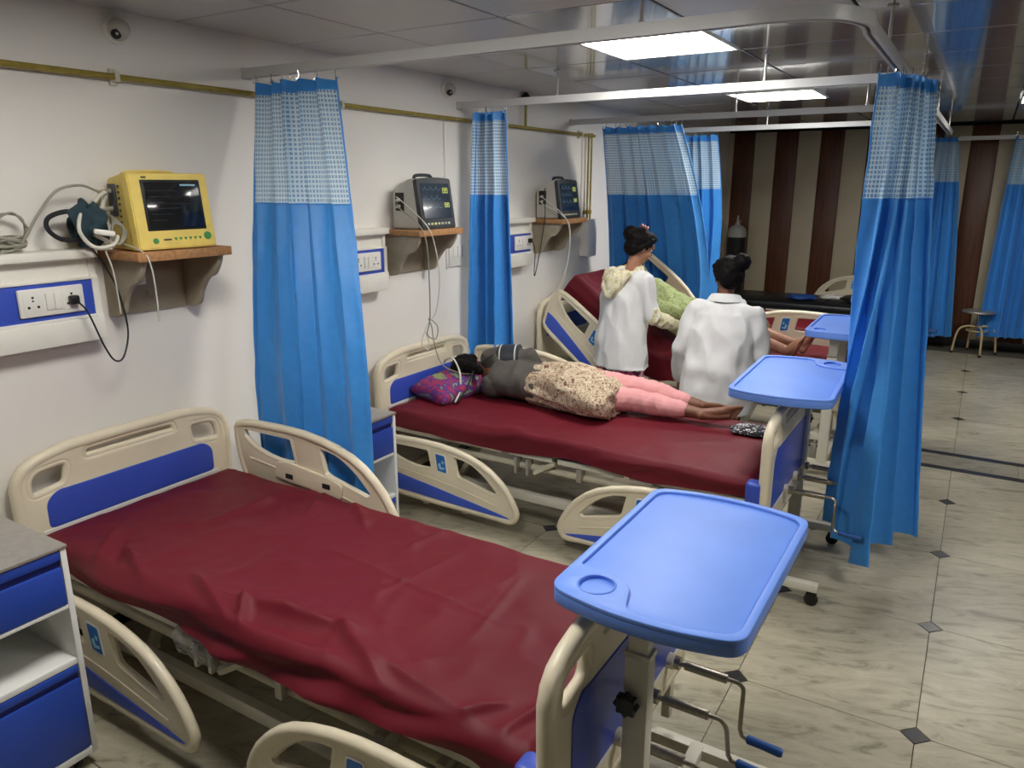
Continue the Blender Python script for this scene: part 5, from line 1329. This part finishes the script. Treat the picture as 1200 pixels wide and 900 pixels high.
    for (k_, a_, s) in ((kR, aR, 1), (kL, aL, -1)):
        put('trouser_leg', solid([('c', [(G(0.08 * s, 0, 0.66), 0.09), (k_, 0.075), (lerp(k_, a_, 0.5), 0.068), (lerp(k_, a_, 0.9), 0.06)])], 0.008, 3, cloth_fold(0.010, 9, 9, 5, 9.0)), M['floral_pink'], t)
        put('shoe', solid([('c', [(G(0.087 * s, -0.055, 0.03), 0.032), (G(0.087 * s, 0.06, 0.03), 0.036), (G(0.087 * s, 0.13, 0.026), 0.03)])], 0.006, 2), M['black'], t)
    return t
woman_hood()

# ---- second woman in white coat, hair bun, in front of the third bed's foot half
def woman_bun():
    t = thing('person', 'woman in plain white coat with a high bun, standing behind the second overbed table', 'person', (-1.31, 4.62, 0))
    Bz = Frame((-0.10, 0.99, 0), Z)
    G = lambda r, f, u: V(Bz.at((0, 0, 0), r, f, u))
    pel, chest, neck = G(0, -0.03, 0.72), G(0, 0.04, 0.965), G(0, 0.09, 1.115)
    hc = G(-0.005, 0.13, 1.255); hf = Frame((-0.62, 0.74, -0.22), (-0.05, 0.22, 1))
    sR, sL = G(0.175, 0.06, 1.03), G(-0.175, 0.06, 1.03)
    eR, wR = G(0.235, 0.06, 0.79), G(0.20, 0.19, 0.60)
    eL, wL = G(-0.245, 0.03, 0.79), G(-0.265, 0.11, 0.575)
    kR, kL = G(0.085, 0.05, 0.40), G(-0.085, 0.04, 0.40); aR, aL = G(0.085, -0.05, 0.075), G(-0.09, -0.05, 0.075)
    parts = [('l', [(pel - Z * 0.06, Bz.R, 0.14, Bz.F, 0.09), (pel, Bz.R, 0.16, Bz.F, 0.11), (pel + Z * 0.12, Bz.R, 0.135, Bz.F, 0.095), (chest + Bz.F * 0.01, Bz.R, 0.14, Bz.F, 0.08), (chest + Z * 0.08 + Bz.F * 0.02, Bz.R, 0.14, Bz.F, 0.06), (neck - Z * 0.02, Bz.R, 0.07, Bz.F, 0.055)]),
             ('c', [(neck - Z * 0.04, 0.052), (lerp(neck, hc, 0.5), 0.047), (hc - Z * 0.02, 0.05)]),
             ('c', [(sR, 0.05), (eR, 0.037), (lerp(eR, wR, 0.4), 0.035), (wR, 0.025)]), ('c', [(sL, 0.05), (eL, 0.037), (lerp(eL, wL, 0.4), 0.035), (wL, 0.025)]),
             ('c', [(G(0.08, -0.02, 0.68), 0.088), (kR, 0.054), (lerp(kR, aR, 0.35), 0.052), (aR, 0.032)]), ('c', [(G(-0.08, -0.02, 0.68), 0.088), (kL, 0.054), (lerp(kL, aL, 0.35), 0.052), (aL, 0.032)])]
    parts += head_parts(hc, hf, 0.96)
    parts += hand_parts(wR, (wR - eR), -Bz.R, Bz.F, 0.92, 0.5) + hand_parts(wL, (wL - eL), Bz.R, Bz.F, 0.92, 0.5)
    parts += foot_parts(aR, Bz.F, Z, -Bz.R, 0.95) + foot_parts(aL, Bz.F, Z, Bz.R, 0.95)
    body = put('body', solid(parts, 0.0048, 2), M['skin'], t)
    face_bits(body, hc, hf, 0.96)
    put('hair', solid(hair_parts(hc, hf, 1.05, (0.04, -0.10, 0.07), 0.05) + [('e', hf.at(hc, 0, -0.05, 0.0), (0.086, 0.066, 0.095), hf.m)], 0.005, 2, strand), M['hair'], t)
    H = 0.42
    cp = [('l', [(G(0, -0.03, H), Bz.R, 0.23, Bz.F, 0.16), (G(0, -0.03, 0.56), Bz.R, 0.222, Bz.F, 0.158), (G(0, -0.025, 0.70), Bz.R, 0.21, Bz.F, 0.15), (G(0, 0.0, 0.82), Bz.R, 0.195, Bz.F, 0.135), (G(0, 0.035, 0.94), Bz.R, 0.20, Bz.F, 0.132), (G(0, 0.055, 1.03), Bz.R, 0.192, Bz.F, 0.118), (G(0, 0.075, 1.09), Bz.R, 0.13, Bz.F, 0.095), (G(0, 0.09, 1.115), Bz.R, 0.07, Bz.F, 0.062)])]
    for s_, e_, w__ in ((sR, eR, wR), (sL, eL, wL)):
        cp.append(('c', [(lerp(chest + Z * 0.05, s_, 0.6), 0.08), (s_, 0.07), (lerp(s_, e_, 0.5), 0.064), (e_, 0.058), (lerp(e_, w__, 0.6), 0.052), (lerp(e_, w__, 0.97), 0.048)]))
    put('white_coat', solid(cp, 0.0085, 4, cloth_fold(0.022, 6.5, 6.5, 4.2, 21.0)), M['coat'], t)
    col_r = [G(0.075 * math.cos(a), 0.085 + 0.066 * math.sin(a), 1.125 - 0.012 * math.sin(a)) for a in [PI * 0.78 + 1.44 * PI * k / 14 for k in range(15)]]
    b = NB(); rows = []
    for p in col_r:
        d = (p - G(0, 0.085, p.z)); d.z = 0; d.normalize()
        rows.append([b.verts.new(p + Z * 0.018), b.verts.new(p + d * 0.012 + Z * 0.016), b.verts.new(p + d * 0.042 - Z * 0.028), b.verts.new(p + d * 0.034 - Z * 0.034), b.verts.new(p - Z * 0.004)])
    for A_, C_ in zip(rows[:-1], rows[1:]):
        for k in range(5): b.faces.new((A_[k], A_[(k + 1) % 5], C_[(k + 1) % 5], C_[k]))
    b.faces.new(rows[0]); b.faces.new(rows[-1])
    put('coat_collar', finish(b, 60), M['coat'], t)
    for (k_, a_, s) in ((kR, aR, 1), (kL, aL, -1)):
        put('trouser_leg', solid([('c', [(G(0.08 * s, -0.01, 0.55), 0.09), (k_, 0.072), (lerp(k_, a_, 0.5), 0.066), (lerp(k_, a_, 0.9), 0.058)])], 0.008, 3), M['grey_cloth'], t)
        put('shoe', solid([('c', [(G(0.087 * s, -0.095, 0.03), 0.032), (G(0.087 * s, 0.03, 0.03), 0.036), (G(0.087 * s, 0.10, 0.026), 0.03)])], 0.006, 2), M['black'], t)
    return t
woman_bun()

# ---- patient lying on the second bed: on her front and left side, head to the wall, feet to the aisle
BT = PLAT + MT + 0.008
def patient_pink():
    t = thing('person', 'patient lying on the second bed in grey top, patterned skirt and pink leggings', 'person', (-1.9, 3.75, BT))
    z = BT
    G = lambda x, y, u: V((x, y, z + u))
    X = V((1, 0, 0)); Y = V((0, 1, 0))
    hc = G(-2.60, 3.76, 0.135); hf = Frame((0.12, 0.95, -0.25), (-1, 0.1, 0.12))
    neck = G(-2.47, 3.77, 0.12); chest = G(-2.29, 3.77, 0.115); waist = G(-2.10, 3.76, 0.105); hip = G(-1.90, 3.76, 0.115)
    sR, eR, wR = G(-2.47, 3.79, 0.205), G(-2.24, 3.86, 0.225), G(-2.20, 4.02, 0.06)
    sL, eL, wL = G(-2.38, 3.66, 0.08), G(-2.36, 3.90, 0.04), G(-2.52, 3.98, 0.035)
    hR, kR, aR = G(-1.87, 3.84, 0.125), G(-1.53, 3.93, 0.115), G(-1.20, 3.95, 0.062)
    hL, kL, aL = G(-1.87, 3.70, 0.095), G(-1.52, 3.785, 0.085), G(-1.16, 3.81, 0.06)
    parts = [('l', [(lerp(hip, waist, -0.45), Y, 0.12, Z, 0.08), (hip, Y, 0.165, Z, 0.105), (waist, Y, 0.135, Z, 0.085), (chest, Y, 0.155, Z, 0.095), (lerp(chest, neck, 0.6), Y, 0.14, Z, 0.075), (neck, Y, 0.06, Z, 0.055)]),
             ('c', [(neck, 0.05), (lerp(neck, hc, 0.6), 0.048)]),
             ('c', [(sR, 0.052), (eR, 0.038), (lerp(eR, wR, 0.4), 0.036), (wR, 0.026)]), ('c', [(sL, 0.052), (eL, 0.038), (lerp(eL, wL, 0.4), 0.036), (wL, 0.026)]),
             ('c', [(hR, 0.088), (lerp(hR, kR, 0.5), 0.072), (kR, 0.054), (lerp(kR, aR, 0.3), 0.054), (lerp(kR, aR, 0.7), 0.038), (aR, 0.030)]),
             ('c', [(hL, 0.088), (lerp(hL, kL, 0.5), 0.072), (kL, 0.054), (lerp(kL, aL, 0.3), 0.054), (lerp(kL, aL, 0.7), 0.038), (aL, 0.030)])]
    parts += head_parts(hc, hf, 0.96)
    parts += hand_parts(wR, (wR - eR) + V((-0.05, 0, 0.08)), -Z, V((0, -1, 0)), 0.9, 0.4) + hand_parts(wL, V((-1, 0.3, 0)), -Z, V((0, 1, 0)), 0.9, 0.4)
    parts += foot_parts(aR, V((0.62, 0.50, -0.22)), V((-1, 0.0, 0.05)), V((0.1, -0.3, -1)), 0.95) + foot_parts(aL, V((0.80, 0.42, 0.12)), V((-1, 0.05, 0.0)), V((0.1, 0.3, 1)), 0.95)
    body = put('body', solid(parts, 0.0048, 2), M['skin'], t)
    face_bits(body, hc, hf, 0.96)
    hp = hair_parts(hc, hf, 1.0, (0.0, -0.105, 0.02), 0.042) + [('c', [(hf.at(hc, 0, -0.09, 0.0), 0.055), (hf.at(hc, 0.02, -0.10, -0.09), 0.035), (hf.at(hc, 0.02, -0.11, -0.16), 0.024)])]
    put('hair', solid(hp, 0.005, 2, strand), M['hair'], t)
    top = [('l', [(lerp(neck, chest, 0.1), Y, 0.075, Z, 0.065), (lerp(neck, chest, 0.45), Y, 0.155, Z, 0.098), (chest, Y, 0.178, Z, 0.112), (lerp(chest, waist, 0.6), Y, 0.172, Z, 0.106), (waist + V((0.04, 0, 0)), Y, 0.172, Z, 0.112)])]
    for s_, e_, w__, f in ((sR, eR, wR, 0.35), (sL, eL, wL, 0.5)):
        top.append(('c', [(lerp(chest, s_, 0.7), 0.085), (s_, 0.072), (e_, 0.060), (lerp(e_, w__, f), 0.050)]))
    me = solid(top, 0.0075, 4, cloth_fold(0.013, 9, 6, 6, 31.0))
    for v in me.vertices: v.co.z = max(v.co.z, z + 0.002)
    put('grey_top', me, M['grey_cloth'], t)
    sk = [('l', [(waist + V((-0.02, 0, 0.0)), Y, 0.165, Z, 0.112), (lerp(waist, hip, 0.5), Y, 0.185, Z, 0.128), (hip + V((0.02, -0.01, 0)), Y, 0.212, Z, 0.132), (hip + V((0.16, -0.025, -0.015)), Y, 0.225, Z, 0.118), (hip + V((0.25, -0.035, -0.03)), Y, 0.225, Z, 0.092), (hip + V((0.30, -0.04, -0.04)), Y, 0.215, Z, 0.078)])]
    me = solid(sk, 0.0075, 3, cloth_fold(0.026, 3.0, 11, 11, 41.0, 0.22))
    for v in me.vertices: v.co.z = max(v.co.z, z + 0.002)
    put('patterned_skirt', me, M['paisley'], t)
    for h_, k_, a_ in ((hR, kR, aR), (hL, kL, aL)):
        me = solid([('c', [(h_, 0.096), (lerp(h_, k_, 0.5), 0.080), (k_, 0.063), (lerp(k_, a_, 0.3), 0.062), (lerp(k_, a_, 0.62), 0.050), (lerp(k_, a_, 0.72), 0.046)])], 0.0065, 3, cloth_fold(0.006, 16, 8, 8, 51.0))
        for v in me.vertices: v.co.z = max(v.co.z, z + 0.002)
        put('pink_legging', me, M['pink'], t)
    # blood pressure cuff round the upper arm
    a, b = lerp(sR, eR, 0.22), lerp(sR, eR, 0.78); d = (b - a).normalized()
    bm = NB(); lathe(bm, [(0.076, 0), (0.087, 0.004), (0.089, 0.05), (0.088, 0.1), (0.086, (b - a).length - 0.004), (0.074, (b - a).length)], 24, Matrix.Translation(a) @ d.to_track_quat('Z', 'Y').to_matrix().to_4x4())
    c = put('arm_cuff', finish(bm), M['bezel'], t)
    bm = NB(); q = d.to_track_quat('Z', 'Y').to_matrix().to_4x4()
    for f in (0.12, 0.82):
        lathe(bm, [(0.0885, 0), (0.0905, 0.003), (0.0885, 0.008)], 24, Matrix.Translation(lerp(a, b, f)) @ q)
    put('cuff_edge', finish(bm), M['device_grey'], c)
    put('cuff_hose', tb(cr([lerp(a, b, 0.3) + V((0, -0.05, 0.07)), G(-2.42, 3.74, 0.25), G(-2.48, 3.64, 0.19), G(-2.49, 3.55, 0.07), G(-2.50, 3.48, 0.016), G(-2.47, 3.44, 0.012)], 6, False), 0.0045, 6), M['black_cable'], c)
    put('white_hose', tb(cr([G(-2.49, 3.43, 0.014), G(-2.52, 3.52, 0.06), G(-2.56, 3.58, 0.15), G(-2.62, 3.60, 0.225), G(-2.70, 3.64, 0.205), G(-2.78, 3.72, 0.16)], 6, False), 0.0055, 6), M['white_cable'], t)
    for c in t.children: c.location = -t.location
    return t
patient_pink()
# pillow under her head, dotted cloth by her feet
def cushion(L, W, H, seed):
    bm = NB(); g = []
    n, m = 36, 24
    for sgn in (1, -1):
        gg = []
        for i in range(n + 1):
            row = []
            for j in range(m + 1):
                u, v = -1 + 2 * i / n, -1 + 2 * j / m
                e = max(0, (1 - abs(u) ** 3.2)) ** 0.5 * max(0, (1 - abs(v) ** 3.2)) ** 0.5
                pin = 1 - 0.07 * (1 - abs(v)) * abs(u) ** 4
                k = 1 + 0.18 * N3(u * 2 + seed, v * 2, sgn)
                row.append(bm.verts.new((u * L / 2 * pin, v * W / 2 * (1 - 0.06 * (1 - abs(u)) * abs(v) ** 4), sgn * H / 2 * e * k)))
            gg.append(row)
        for i in range(n):
            for j in range(m): bm.faces.new((gg[i][j], gg[i + 1][j], gg[i + 1][j + 1], gg[i][j + 1]))
    bmesh.ops.remove_doubles(bm, verts=bm.verts, dist=0.0008)
    return finish(bm, 180)
tag(put('pillow', cushion(0.30, 0.48, 0.15, 2.0), M['pillow_print'], loc=(-2.635, 3.62, BT + 0.058), rot=(0.10, 0.12, -0.15)), 'small bright purple and red patterned pillow beneath the lying patient', 'pillow')
tag(put('dotted_cloth', lumpy((0.13, 0.10, 0.014), 12.0, 0.25), M['dots'], loc=(-0.87, 3.83, BT)), 'black and white dotted cloth beyond the feet of the lying patient', 'cloth')

# ---- patient in green, half sitting on the third bed against the raised backrest
B3 = PLAT + L3 + MT + 0.008
def patient_green():
    t = thing('person', 'patient in green printed dress half sitting on the third bed, feet bare', 'person', (-1.8, 5.44, B3))
    z = B3; y0 = 5.44
    G = lambda x, y, u: V((x, y0 + y, z + u))
    Y = V((0, 1, 0)); a = math.radians(31); D = V((-math.cos(a), 0, math.sin(a))); Nn = V((math.sin(a), 0, math.cos(a)))
    hip = G(-1.72, 0.0, 0.11); S_ = lambda d, n_, y: hip + D * d + Nn * (n_) + Y * y
    waist, chest, neck = S_(0.20, 0.01, 0), S_(0.38, 0.02, 0), S_(0.55, 0.03, 0)
    hc = S_(0.66, 0.03, 0.06); hf = Frame(Nn * 0.8 + V((0.35, -0.25, 0)), D)
    sR, sL = S_(0.49, 0.02, -0.165), S_(0.49, 0.02, 0.165)
    eR, wR = S_(0.26, 0.03, -0.225), S_(0.06, 0.14, -0.15)
    eL, wL = S_(0.26, 0.03, 0.225), S_(0.06, 0.14, 0.12)
    hpR, kR, aR = hip + Y * -0.085, G(-1.38, -0.15, 0.15), G(-1.03, -0.20, 0.065)
    hpL, kL, aL = hip + Y * 0.085, G(-1.38, 0.07, 0.14), G(-1.00, 0.04, 0.065)
    parts = [('l', [(hip - D * 0.08, Y, 0.13, Nn, 0.09), (hip, Y, 0.16, Nn, 0.105), (waist, Y, 0.135, Nn, 0.09), (chest, Y, 0.155, Nn, 0.10), (S_(0.48, 0.02, 0), Y, 0.15, Nn, 0.085), (neck, Y, 0.065, Nn, 0.055)]),
             ('c', [(neck, 0.05), (lerp(neck, hc, 0.7), 0.047)]),
             ('c', [(sR, 0.05), (eR, 0.037), (lerp(eR, wR, 0.4), 0.035), (wR, 0.025)]), ('c', [(sL, 0.05), (eL, 0.037), (lerp(eL, wL, 0.4), 0.035), (wL, 0.025)]),
             ('c', [(hpR, 0.09), (lerp(hpR, kR, 0.5), 0.074), (kR, 0.055), (lerp(kR, aR, 0.3), 0.056), (lerp(kR, aR, 0.7), 0.040), (aR, 0.032)]),
             ('c', [(hpL, 0.09), (lerp(hpL, kL, 0.5), 0.074), (kL, 0.055), (lerp(kL, aL, 0.3), 0.056), (lerp(kL, aL, 0.7), 0.040), (aL, 0.032)])]
    parts += head_parts(hc, hf, 0.97)
    parts += hand_parts(wR, wR - eR, -Nn, Y, 0.92, 0.5) + hand_parts(wL, wL - eL, -Nn, -Y, 0.92, 0.5)
    parts += foot_parts(aR, V((0.35, -0.5, 0.75)), V((-1, 0, 0.1)), Y, 0.98) + foot_parts(aL, V((0.38, 0.2, 0.85)), V((-1, 0, 0.1)), -Y, 0.98)
    body = put('body', solid(parts, 0.005, 2), M['skin_light'], t)
    face_bits(body, hc, hf, 0.97)
    put('hair', solid(hair_parts(hc, hf, 1.0, (0, -0.09, 0.03), 0.04), 0.005, 2, strand), M['hair'], t)
    dr = [('l', [(lerp(neck, chest, 0.1), Y, 0.075, Nn, 0.065), (lerp(neck, chest, 0.4), Y, 0.165, Nn, 0.10), (chest, Y, 0.182, Nn, 0.122), (waist, Y, 0.175, Nn, 0.125), (hip, Y, 0.20, Nn, 0.13), (lerp(hip, lerp(kR, kL, 0.5), 0.35), Y, 0.225, Z, 0.125), (lerp(hip, lerp(kR, kL, 0.5), 0.8), Y, 0.225, Z, 0.125), (lerp(kR, kL, 0.5) + V((0.14, 0, -0.02)), Y, 0.21, Z, 0.105)])]
    for s_, e_, w__, f in ((sR, eR, wR, 0.7), (sL, eL, wL, 0.7)):
        dr.append(('c', [(lerp(chest, s_, 0.7), 0.085), (s_, 0.068), (e_, 0.056), (lerp(e_, w__, f), 0.045)]))
    me = solid(dr, 0.008, 4, cloth_fold(0.017, 8, 7, 7, 61.0))
    for v in me.vertices: v.co.z = max(v.co.z, z + 0.002)
    put('green_dress', me, M['green_print'], t)
    for c in t.children: c.location = -t.location
    return t
patient_green()
